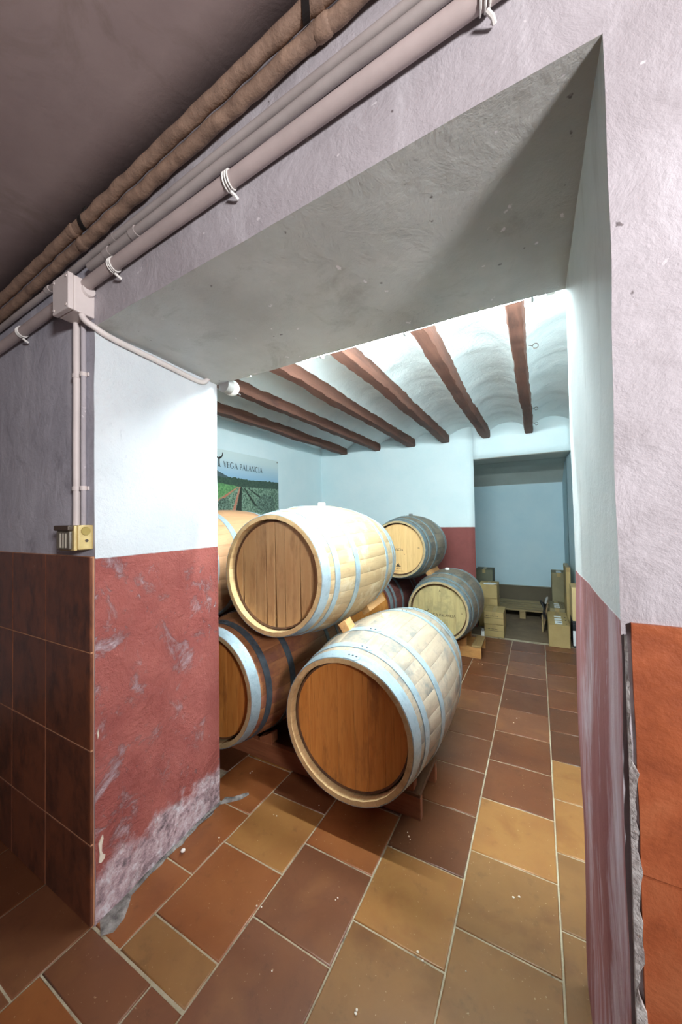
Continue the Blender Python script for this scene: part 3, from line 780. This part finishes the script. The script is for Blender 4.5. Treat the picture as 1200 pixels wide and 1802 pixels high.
H_khaki = wood('head_khaki', (186, 168, 118), (168, 150, 104), (130, 116, 80), 12, .55, 'Z', .05, stain=(150, 138, 98))
M_croze = simple('croze_dark_joint', (96, 62, 34), (70, 46, 28), 14, .8)  # dark brown ring where head and staves meet
def barrel(label, x, y0, z, s, staves, head, hoops, bung, planks, rot, lap, front=True):
    L = BL * s
    o = thing('wine_barrel', label, 'barrel', (x, y0 + L / 2, z - RB * s), 0, 'oak wine barrels stacked on cradles')
    o.scale = (s, s, s); c = (0, 0, RB)
    for k in range(NST):
        sv = inst('stave', STAVE, staves, o, c, (0, 2 * PI * k / NST + rot, 0))
        sv.material_slots[1].link = 'OBJECT'; sv.material_slots[1].material = S_chime if staves in (S_pale, S_blond, S_tan) else staves
        if staves in (S_red, S_grey): sv.material_slots[1].material = S_chime2
    for i, (hm, rm) in enumerate(zip(HM, RM)):
        h = inst('hoop', hm, (hoops[0] if i == 0 else hoops[1]) if isinstance(hoops, tuple) else hoops, o, c, (0, lap + .06 * math.sin(i * 2.1), 0))
        inst('rivets', rm, M_riv, h)
    for p in planks: inst('head_plank', p, head, o, c, (0, 0, 0))
    inst('croze', CROZE, M_croze, o, c)
    inst('back_head', BACK, head, o, c)
    if bung: inst('bung', BUNG, bung, o, c, (0, rot * .3, 0))
    return o
B1 = barrel('front lower right barrel with orange-brown head and pale whitewashed staves', .447, .537, .448, 1.0, S_pale, H_orange, M_zinc, M_bung, PL_A, .02, .02)
B2 = barrel('upper barrel in front with cracked brown head planks and blond staves', .026, .585, 1.055, 1.0, S_blond, H_brown, M_zinc, M_bungw, PL_B, .05, -.25)
B3 = barrel('lower front barrel half hidden by the red pier, dark orange staves', -.350, .532, .455, 1.0, S_red, H_orange, (M_zinc, M_zdark), None, PL_A, .0, -.15)
B4 = barrel('upper tan barrel showing between the red pier and the cracked-head barrel', -.745, .56, 1.052, 1.0, S_tan, H_brown, M_zinc, None, PL_A, .0, .3)
B5 = barrel('upper back barrel with cream head and vineyard lettering', -.053, 2.6, 1.024, .955, S_grey, H_cream, M_zweather, M_bungd, PL_A, .0, -.1)
B6 = barrel('lower back barrel with khaki head and lettering, grey weathered staves', .327, 2.6, .448, .96, S_grey, H_khaki, M_zweather, M_bungw, PL_A, .0, .2)
B7 = barrel('dark red-stained barrel low in the gap behind the two front barrels', -.42, 2.6, .448, .96, S_wine, H_orange, M_zweather, None, PL_A, .0, .4)
B8 = barrel('lowest left barrel standing fully behind the red pier', -1.135, .56, .455, 1.0, S_red, H_orange, M_zinc, None, PL_A, .0, .1)

# ------------------------------------------------------------------ lettering (own serif capitals)
def glyph(ch):
    """strokes (x0,y0,x1,y1,width) in a unit-high box, and the advance"""
    k, n, s = .13, .05, .035
    ser = lambda x, y, wdt=.26: (x - wdt / 2, y, x + wdt / 2, y, s)
    arc = lambda cx, cy, rx, ry, a0, a1, w0, w1, m=12: [(cx + rx * math.cos(a0 + (a1 - a0) * i / m), cy + ry * math.sin(a0 + (a1 - a0) * i / m), cx + rx * math.cos(a0 + (a1 - a0) * (i + 1) / m), cy + ry * math.sin(a0 + (a1 - a0) * (i + 1) / m), w0 + (w1 - w0) * math.sin(PI * (i + .5) / m)) for i in range(m)]
    if ch == 'V': return [(.1, 1, .42, 0, k), (.42, 0, .74, 1, n), ser(.1, .98), ser(.74, .98, .22)], .82
    if ch == 'A': return [(.1, 0, .42, 1, n), (.42, 1, .76, 0, k), (.22, .34, .62, .34, n), ser(.1, .02, .22), ser(.76, .02)], .86
    if ch == 'E': return [(.14, 0, .14, 1, k), (.05, .97, .52, .97, n), (.05, .03, .55, .03, n), (.14, .52, .44, .52, n), (.52, .97, .52, .82, s), (.55, .03, .55, .2, s)], .62
    if ch == 'G': return arc(.5, .5, .42, .48, .75, 2 * PI - .7, n, k, 16) + [(.82, .42, .82, .12, k), (.66, .42, .96, .42, s), (.82, .82, .82, .98, s)], 1.0
    if ch == 'C': return arc(.5, .5, .42, .48, .75, 2 * PI - .75, n, k, 16) + [(.82, .80, .82, .98, s)], .92
    if ch == 'P': return [(.16, 0, .16, 1, k), (.05, .97, .36, .97, n), (.16, .46, .36, .46, n), ser(.16, .02)] + arc(.36, .715, .2, .255, PI / 2, -PI / 2, n, k, 10), .64
    if ch == 'L': return [(.14, 0, .14, 1, k), (.05, .03, .55, .03, n), (.55, .03, .55, .2, s), ser(.14, .98)], .62
    if ch == 'N': return [(.12, 0, .12, 1, n), (.12, 1, .74, 0, k), (.74, 0, .74, 1, n), ser(.12, .02, .2), ser(.74, .98, .2), ser(.06, .98, .14)], .88
    if ch == 'I': return [(.14, 0, .14, 1, k), ser(.14, .98), ser(.14, .02)], .28
    return [], .38
def letter_faces(bm, text, height, P, sp=.08, bold=1.0):
    """P(u, v) gives the point on the printed surface"""
    x = 0
    for ch in text:
        st, adv = glyph(ch)
        for (x0, y0, x1, y1, w_) in st:
            d = Vector((x1 - x0, y1 - y0)); d.normalize(); nn = Vector((-d.y, d.x)) * w_ * bold / 2
            e = d * (w_ * .12)
            q = [(x0 - e.x + nn.x, y0 - e.y + nn.y), (x1 + e.x + nn.x, y1 + e.y + nn.y), (x1 + e.x - nn.x, y1 + e.y - nn.y), (x0 - e.x - nn.x, y0 - e.y - nn.y)]
            bm.faces.new([bm.verts.new(P((x + a) * height, b * height)) for a, b in q])
        x += adv + sp
    return x * height
def text_width(text, height, sp=.08): return sum(glyph(c)[1] + sp for c in text) * height
def emblem_faces(bm, P, h):
    """the small black vine-stock mark: a stem on a foot with one arm curling up on each side"""
    def pl(pts, ws):
        L_ = []; R_ = []
        for i, p in enumerate(pts):
            d = Vector(pts[min(i + 1, len(pts) - 1)]) - Vector(pts[max(i - 1, 0)]); d.normalize()
            n_ = Vector((-d.y, d.x)) * ws[i] / 2
            L_.append((p[0] + n_.x, p[1] + n_.y)); R_.append((p[0] - n_.x, p[1] - n_.y))
        for i in range(len(pts) - 1):
            bm.faces.new([bm.verts.new(P(a * h, b * h)) for a, b in (L_[i], L_[i + 1], R_[i + 1], R_[i])])
    pl([(.02, 0), (0, .25), (0, .5), (.04, .62)], [.14, .11, .12, .14])
    pl([(.0, .55), (.12, .63), (.24, .70), (.31, .82), (.33, 1.0)], [.14, .13, .1, .08, .06])
    pl([(.02, .55), (-.12, .60), (-.24, .68), (-.28, .80)], [.12, .11, .09, .05])
    pl([(-.1, .02), (.16, .02)], [.05, .05])
M_print = simple('black_print', (28, 40, 52), rough=.6)
M_burn = simple('burnt_brand', (70, 56, 36), rough=.8); M_black = simple('black_ink', (22, 20, 18), rough=.7)
def head_print(b, parts, m):
    s = b.scale[0]; yy = -BL / 2 + .0392 - .0012
    bm = bmesh.new()
    for kind, u, v, h, arg in parts:
        Pf = lambda a, c_, u=u, v=v: (u + a, yy, v + c_ + RB)
        if kind == 'text': letter_faces(bm, arg, h, Pf, bold=1.5)
        elif kind == 'emblem': emblem_faces(bm, Pf, h)
        else:
            for (x0, z0, x1, z1) in arg: bm.faces.new([bm.verts.new(Pf(*q)) for q in ((x0, z0), (x1, z0), (x1, z1), (x0, z1))])
    link('lettering', fin(bm, 'lettering'), m, b)
dash = lambda n, wd, hh: [(i * wd / n + random.uniform(0, wd / n * .2), 0, i * wd / n + wd / n * random.uniform(.5, .8), hh * random.uniform(.6, 1)) for i in range(n)]
head_print(B6, [('text', -.090, -.048, .024, 'VEGA PALANCIA'), ('emblem', -.118, -.044, .06, None), ('bars', .21, -.005, 0, [(0, 0, .022, .004), (0, .009, .018, .013)]), ('bars', .01, .19, 0, [(0, 0, .016, .005), (.004, .008, .012, .02)])], M_burn)
head_print(B5, [('text', -.205, -.018, .024, 'VEGA PALANCIA'), ('emblem', -.235, -.014, .06, None), ('bars', -.03, -.185, 0, [(0, 0, .05, .012), (.008, .014, .036, .024), (.02, .03, .03, .036)]),
                ('bars', -.03, -.21, 0, dash(5, .06, .008)), ('bars', -.045, -.232, 0, dash(8, .105, .007)), ('bars', .205, .012, 0, [(0, 0, .02, .004), (0, .009, .017, .013)]), ('bars', .06, -.06, 0, [(0, 0, .006, .009)])], M_black)

# ------------------------------------------------------------------ cradles
def cradle(label, x0, x1, yf, yr, centres, r, zc_, mats, hide=()):
    o = thing('barrel_cradle', label, 'barrel cradle', ((x0 + x1) / 2, (yf + yr) / 2, 0), 0, 'wooden cradles under the barrels')
    ox, oy = o.location.x, o.location.y
    H, TH = .098, .032
    for (ya, yb) in ((yf, yf + TH), (yr - TH, yr)):
        n = 90; top = []
        for k in range(n + 1):
            x = x0 + (x1 - x0) * k / n; z = H
            for c_ in centres:
                dd = r * r - (x - c_) ** 2
                if dd > 0: z = min(z, zc_ - math.sqrt(dd))
            top.append((x - ox, z))
        bm = bmesh.new(); prism(bm, [(x0 - ox, 0)] + top + [(x1 - ox, 0)], 'Y', ya - oy, yb - oy)
        link('rail', fin(bm, 'rail', bev=.002, angle=60), mats[0], o)
    for xa in (x0, x1 - .085):
        link('end_plank', boxme('end_plank', xa - ox, xa + .085 - ox, yf - .004 - oy, yr + .004 - oy, H + .0005, H + .018, .003, 1), mats[1], o)
    for c_ in centres:
        for sd in (-1, 1):
            for (ya, yb) in ((yf + .004, yf + .055), (yr - .055, yr - .004)):
                xi, xo = .125, .20
                zs_ = [zc_ - math.sqrt(r * r - d * d) - .001 for d in (xi, (xi + xo) / 2, xo)]
                poly = [(sd * xi, H), (sd * xi, max(zs_[0], H + .001)), (sd * (xi + xo) / 2, max(zs_[1], H + .002)), (sd * xo, zs_[2]), (sd * (xo + .012), zs_[2]), (sd * (xo + .012), H)]
                poly = [(c_ - ox + a, b) for a, b in poly]
                bm = bmesh.new(); prism(bm, poly if sd > 0 else poly[::-1], 'Y', ya - oy, yb - oy)
                link('chock', fin(bm, 'chock', bev=.001, angle=60), mats[0], o)
    return o
W_red = wood('cradle_red_wood', (150, 96, 66), (132, 80, 54), (92, 56, 40), 10, .55, 'X', .06)
W_redd = wood('cradle_dark_plank', (104, 72, 48), (84, 58, 40), (54, 38, 28), 10, .6, 'Y', .06)
W_tan = wood('cradle_tan_wood', (190, 138, 82), (172, 120, 68), (124, 84, 48), 10, .6, 'X', .06)
W_tand = wood('cradle_tan_plank', (150, 120, 76), (130, 104, 66), (96, 74, 46), 10, .65, 'Y', .06)
cradle('reddish wooden cradle under the front lower pair of barrels', -.575, .690, .772, 1.06, [.447, -.350], .3545, .448, (W_red, W_redd))
cradle('pale wooden cradle under the lettered khaki-headed barrel', -.70, .674, 2.807, 3.14, [.327, -.42], .339, .448, (W_tan, W_tand))
cradle('reddish wooden cradle hidden behind the pier under the lowest left barrel', -1.45, -.60, .80, 1.09, [-1.135], .354, .455, (W_red, W_redd))

# wedges between the barrels
W_wedge = wood('wedge_wood', (206, 158, 106), (188, 138, 88), (140, 96, 60), 10, .6, 'Y', .05)
W_wedged = wood('wedge_dark', (150, 104, 70), (130, 88, 58), (90, 58, 40), 10, .6, 'Y', .05)
def wedge(label, p0, p1, wd, h0, h1, m, rot=0.0):
    p0, p1 = Vector(p0), Vector(p1); d = (p1 - p0); L = d.length
    o = thing('wooden_wedge', label, 'wedge', p0, math.atan2(-d.x, d.y), 'wooden wedges between the barrels')
    bm = bmesh.new()
    for (y, h) in ((0, h0), (L, h1)):
        for (x, z) in ((-wd / 2, -h / 2), (wd / 2, -h / 2), (wd / 2, h / 2), (-wd / 2, h / 2)): bm.verts.new((x * math.cos(rot) - z * math.sin(rot), y, x * math.sin(rot) + z * math.cos(rot)))
    bm.verts.ensure_lookup_table(); V = bm.verts
    for f in ((0, 1, 2, 3), (7, 6, 5, 4), (0, 4, 5, 1), (1, 5, 6, 2), (2, 6, 7, 3), (3, 7, 4, 0)): bm.faces.new([V[i] for i in f])
    link('block', fin(bm, 'block', bev=.002), m, o)
    return o
wedge('short pale wedge end poking out under the cracked-head barrel', (.318, .79, .785), (.300, .88, .785), .042, .055, .05, W_wedge, .55)
wedge('long pale wedge beside the yellow bung of the front barrel', (.258, 1.14, .806), (.25, 1.42, .80), .05, .085, .06, W_wedge, .6)
wedge('dark wedge under the left side of the cracked-head barrel', (-.235, .78, .80), (-.235, 1.0, .80), .036, .05, .04, W_wedged, -.55)
wedge('pale wedge between the two lettered back barrels', (.18, 2.86, .765), (.18, 3.2, .765), .05, .06, .05, W_wedge, .6)

# ------------------------------------------------------------------ poster on the left wall
PX = IXL + .013
post = thing('vineyard_poster', 'printed vineyard poster with winery lettering on the far left wall', 'poster', (PX - .004, 2.1, 1.2))
PY0, PY1, PZ0, PZ1 = 1.42, 2.795, 1.18, 2.075
def pm(name, a, b, scale, lo=.4, hi=.6, stretch=(1, 1, 1)):
    t = NT(name, .45, 0, .4); v = t.coords('obj', stretch, rand=False)
    t.color(t.ramp(t.noise(v, scale, 6, .7), [(lo, a), (hi, b)])); return t.m
t = NT('poster_sky', .45, 0, .4); tc = t.n('ShaderNodeTexCoord'); sp = t.n('ShaderNodeSeparateXYZ'); t.l(tc.outputs['Object'], sp.inputs[0])
t.color(t.ramp(t.mask(sp.outputs['Z'], .55, .88), [(0, (128, 172, 206)), (.45, (170, 198, 212)), (.75, (200, 218, 220)), (1, (206, 222, 222))])); M_psky = t.m
link('panel', boxme('panel', .000, .005, PY0 - 2.1, PY1 - 2.1, PZ0 - 1.2, PZ1 - 1.2, .001), M_psky, post)
def pprint(name, polys, m, lay):
    bm = bmesh.new()
    for poly in polys: bm.faces.new([bm.verts.new((.0053 + lay * .0005, y - 2.1, z - 1.2)) for y, z in poly])
    o = link(name, fin(bm, name), m, post); return o
def ridge(pts, seed, amp, n=60):
    out = []
    for i in range(len(pts) - 1):
        for k in range(n // (len(pts) - 1)):
            u = k / (n // (len(pts) - 1)); y = pts[i][0] + (pts[i + 1][0] - pts[i][0]) * u; z = pts[i][1] + (pts[i + 1][1] - pts[i][1]) * u
            out.append((y, z + amp * noise.noise(Vector((y * 40, seed, 0))) + amp * .6 * noise.noise(Vector((y * 110, seed, 3)))))
    out.append(pts[-1]); return out
g_d = pm('poster_trees', (44, 66, 58), (66, 88, 70), 60); g_m = pm('poster_field', (66, 116, 72), (112, 158, 102), 40)
g_r = pm('poster_rows', (46, 76, 58), (138, 164, 142), 55); g_b = pm('poster_bush', (28, 50, 40), (136, 164, 146), 60, .4, .7); g_s = pm('poster_soil', (168, 104, 84), (190, 130, 108), 30)
g_h = pm('poster_hill', (66, 84, 92), (82, 98, 100), 30); g_w = pm('poster_row_gap', (30, 40, 34), (46, 58, 44), 40)
pprint('printed_hill', [ridge([(PY0, 1.95), (1.7, 1.9), (1.835, 1.842), (1.99, 1.79), (2.2, 1.77)], 2, .004) + [(2.2, 1.70), (PY0, 1.70)]], g_h, 0)
pprint('printed_trees', [ridge([(PY0, 1.80), (1.9, 1.785), (2.05, 1.80), (2.3, 1.79), (2.55, 1.80), (PY1, 1.805)], 5, .012) + [(PY1, 1.66), (PY0, 1.66)]], g_d, 1)
pprint('printed_rows', [[(2.13, 1.705), (2.4, 1.712), (PY1, 1.722), (PY1, PZ0), (PY0, PZ0), (PY0, 1.6)]], g_r, 2)
pprint('printed_field', [ridge([(PY0, 1.73), (1.84, 1.725), (2.12, 1.705)], 9, .008) + [(1.72, 1.44), (PY0, 1.46)]], g_m, 3)
pprint('printed_soil', [[(2.12, 1.706), (2.14, 1.706), (2.06, 1.45), (2.02, PZ0), (1.75, PZ0), (2.02, 1.45)], [(2.09, 1.70), (2.105, 1.70), (1.80, 1.50), (1.60, 1.40), (1.60, 1.43)]], g_s, 4)
pprint('printed_row_gap', [[(2.14, 1.706), (2.16, 1.706), (2.15, 1.45), (2.20, PZ0), (2.06, PZ0), (2.07, 1.45)], [(2.18, 1.70), (2.2, 1.70), (2.40, 1.50), (2.36, 1.50)], [(2.24, 1.70), (2.26, 1.70), (2.58, 1.56), (2.52, 1.56)]], g_w, 4)
pprint('printed_bush', [[(2.56 + .17 * math.cos(a) * (1 + .1 * math.sin(9 * a)), 1.53 + .105 * math.sin(a) * (1 + .1 * math.cos(7 * a))) for a in [k * 2 * PI / 40 for k in range(40)]],
                        [(1.9 + .09 * math.cos(a), 1.50 + .07 * math.sin(a)) for a in [k * 2 * PI / 24 for k in range(24)]]], g_b, 5)
bm = bmesh.new(); hgt = .061; tw = text_width('VEGA PALANCIA', hgt)
kx = (2.503 - 1.896) / tw
letter_faces(bm, 'VEGA PALANCIA', hgt, lambda u, v: (.0066, 1.896 + u * kx - 2.1, 1.893 + v - 1.2), bold=1.15)
link('lettering', fin(bm, 'lettering'), M_print, post)
bm = bmesh.new(); emblem_faces(bm, lambda u, v: (.0066, 1.838 + u - 2.1, 1.893 + v - 1.2), .15); link('emblem', fin(bm, 'emblem'), M_black, post)
for (y, z) in ((2.775, 2.055), (PY0 + .02, 2.055)):
    bm = bmesh.new(); tube(bm, [(.004, y - 2.1, z - 1.2), (.011, y - 2.1, z - 1.2)], .008, 10); link('pin', fin(bm, 'pin', True), M_grey, post)

# ------------------------------------------------------------------ cartons and the rest in the far corner
def carton_mat(name, a, b): return simple(name, a, b, 5, .75, stretch=(1, 1, 1), bump=.05, vary=.05)
K_tan = carton_mat('carton_tan', (166, 144, 96), (154, 132, 86)); K_kh = carton_mat('carton_khaki', (128, 118, 88), (116, 106, 78)); K_lt = carton_mat('carton_light', (206, 184, 134), (196, 172, 122))
K_gr = carton_mat('carton_grey', (92, 92, 74), (82, 82, 66))
K_seam = simple('carton_seam', (84, 74, 50), rough=.8); K_lab = simple('label_paper', (226, 230, 232), rough=.6); K_blu = simple('label_print', (80, 96, 112), rough=.6)
K_tape = simple('packing_tape', (150, 128, 84), rough=.35)
def carton(label, x0, x1, y0, y1, z0, z1, m, group, seam=False, dashes=False, top_label=False, rot=0):
    cx, cy = (x0 + x1) / 2, (y0 + y1) / 2; hx, hy, h = (x1 - x0) / 2, (y1 - y0) / 2, z1 - z0
    o = thing('cardboard_box', label, 'box', (cx, cy, z0), rot, group)
    g = .0012
    link('carton', boxme('carton', -hx, hx, -hy, hy, .001, h - .003, .003, 1), m, o)
    link('flap', boxme('flap', -hx + .001, hx - .001, -hy + .001, -g, h - .0035, h - .0003, .0006), m, o)
    link('flap', boxme('flap', -hx + .001, hx - .001, g, hy - .001, h - .0035, h - .0003, .0006), m, o)
    link('tape', boxme('tape', -.02, .02, -hy - .0007, hy + .0007, h - .05, h + .0003, .0003), K_tape, o)
    if seam: link('seam', boxme('seam', -hx - .0004, hx + .0004, -hy - .0004, hy + .0004, h * .5, h * .5 + .004, .0002), K_seam, o)
    if dashes:
        bm = bmesh.new()
        for (a, c_, b, d) in dash(9, hx * 1.3, .012): bm.faces.new([bm.verts.new(q) for q in ((-hx * .8 + a, -hy - .0012, h * .62), (-hx * .8 + b, -hy - .0012, h * .62), (-hx * .8 + b, -hy - .0012, h * .62 + d), (-hx * .8 + a, -hy - .0012, h * .62 + d))])
        link('print', fin(bm, 'print'), K_seam, o)
    if top_label:
        for (u0, u1) in ((-.85, -.42), (-.3, -.05), (.12, .3)):
            link('paper_label', boxme('paper_label', -hx * .35, hx * .35, hy * u0, hy * u1, h - .0002, h + .0008, .0002), K_lab, o)
        link('label_print', boxme('label_print', -hx * .12, hx * .3, -hy * .68, -hy * .58, h + .0006, h + .0012, .0002), K_blu, o)
        for k in range(3):
            bm = bmesh.new(); tube(bm, [(hx * .72, hy * (-.8 + .5 * k), h - .001), (hx * .72, hy * (-.8 + .5 * k), h + .001)], .008, 10); link('hand_hole', fin(bm, 'hand_hole', True), M_strap, o)
    return o
GR, GL = 'cartons stacked at the right jamb', 'cartons stacked left of the store opening'
carton('low khaki carton with white labels in front of the right jamb', 1.237, 1.424, 3.46, 4.04, 0, .226, K_tan, GR, top_label=True)
carton('second khaki carton directly behind the low labelled one', 1.262, 1.420, 4.06, 4.46, 0, .262, K_kh, GR, top_label=True)
carton('tall khaki carton at the back of the right hand row', 1.305, 1.462, 4.48, 4.78, 0, .615, K_kh, GR, top_label=True)
cr = thing('black_crate', 'black crate under the light tan carton beside the right jamb', 'crate', (1.545, 3.68, 0))
M_blackp = simple('black_plastic', (30, 30, 34), rough=.5)
link('shell', boxme('shell', -.095, .095, -.16, .16, 0, .262, .006, 2), M_blackp, cr)
for k in range(4): link('slat', boxme('slat', -.09, .09, -.166, -.159, .03 + k * .058, .062 + k * .058, .002), M_blackp, cr)
link('white_sticker', boxme('white_sticker', -.094, -.072, -.168, -.1655, .02, .17, .001), K_lab, cr)
carton('light tan carton standing on the black crate', 1.452, 1.64, 3.53, 3.83, .263, .60, K_lt, GR)
carton('upper tan carton at the far end of the light one', 1.425, 1.468, 3.87, 4.30, 0, .76, K_tan, GR)
carton('bottom front carton left of the store opening, on the floor', .615, .815, 3.53, 3.84, 0, .136, K_tan, GL, True, True)
carton('upper front carton left of the store opening', .612, .814, 3.535, 3.84, .1365, .274, K_tan, GL, True, True)
carton('bottom carton of the rear stack left of the opening', .51, .72, 3.90, 4.18, 0, .172, K_tan, GL)
carton('middle carton of the rear stack left of the opening', .512, .722, 3.90, 4.18, .173, .345, K_tan, GL, True)
carton('upper carton of the rear stack, with paper on it', .51, .72, 3.90, 4.18, .346, .51, K_tan, GL, False)
carton('dark grey-green carton standing at the very back of the left stack', .40, .62, 4.44, 4.70, 0, .62, K_gr, GL)
bm = bmesh.new(); P9 = [(-.06, -.05), (.05, -.06), (.08, .02), (.02, .05), (-.07, .03)]
prism(bm, P9, 'Z', .0, .004)
props(link('paper_sheet', fin(bm, 'paper_sheet'), K_lab, None, (.63, 3.97, .512)), 'crumpled white paper on the upper carton of the rear stack', 'paper')
tb = thing('white_tube', 'small white plastic tube standing behind the back cradle', 'tube', (.625, 3.32, 0))
bm = bmesh.new(); tube(bm, [(0, 0, 0), (0, 0, .115)], .017, 14); link('body', fin(bm, 'body', True), M_white, tb)
bm = bmesh.new(); tube(bm, [(0, 0, .115), (0, 0, .14), (0, 0, .144)], [.012, .012, .009], 14); link('cap', fin(bm, 'cap', True), M_grey, tb)
# pallet
pl = thing('wooden_pallet', 'low wooden pallet on the store floor below the blue wall', 'pallet', (.95, 4.75, 0))
W_pal = wood('pallet_wood', (150, 130, 92), (134, 114, 80), (96, 80, 54), 10, .7, 'X', .08)
for k in range(5): link('slat', boxme('slat', -.305, .335, -.28 + k * .13, -.18 + k * .13, .098, .118, .002), W_pal, pl)
for x in (-.265, .015, .295):
    link('bearer', boxme('bearer', x - .035, x + .035, -.28, .34, .078, .0975, .002), W_pal, pl)
    for y in (-.24, .03, .30): link('block', boxme('block', x - .035, x + .035, y - .04, y + .04, 0, .0775, .002), W_pal, pl)
bd = thing('leaning_board', 'thin brown board leaning on edge against the row of cartons', 'board', (1.188, 3.95, 0))
bm = bmesh.new(); box(bm, -.006, .006, 0, .40, 0, .34)
for vv in bm.verts: vv.co.x += vv.co.z * .16
link('sheet', fin(bm, 'sheet', bev=.002), wood('board_wood', (120, 96, 70), (104, 82, 60), (70, 54, 40), 10, .7, 'Y', .05), bd)
link('edge_strip', boxme('edge_strip', -.009, .007, -.004, 0, .0, .20, .001), W_pal, bd)
cb = thing('black_cable', 'bundle of black cable hanging over the leaning board', 'cable', (1.222, 4.0, 0))
for q in range(5):
    bm = bmesh.new(); ph = q * .5
    tube(bm, [(.018 - .030 - .012 * q * .5 + .016 * math.sin(2 * a + ph), -.02 + .055 * math.cos(a) + .012 * q, .24 + (.10 + .012 * math.sin(q * 3)) * math.sin(a) + .01 * math.sin(3 * a + ph)) for a in [k * 2 * PI / 28 for k in range(29)]], .0055, 7)
    link('cable_loop', fin(bm, 'cable_loop', True), M_blackp, cb)
bm = bmesh.new(); tube(bm, [(.0, -.06, .33), (.015, -.062, .39), (.022, -.055, .41)], [.012, .014, .006], 10); link('plug', fin(bm, 'plug', True), M_grey, cb)
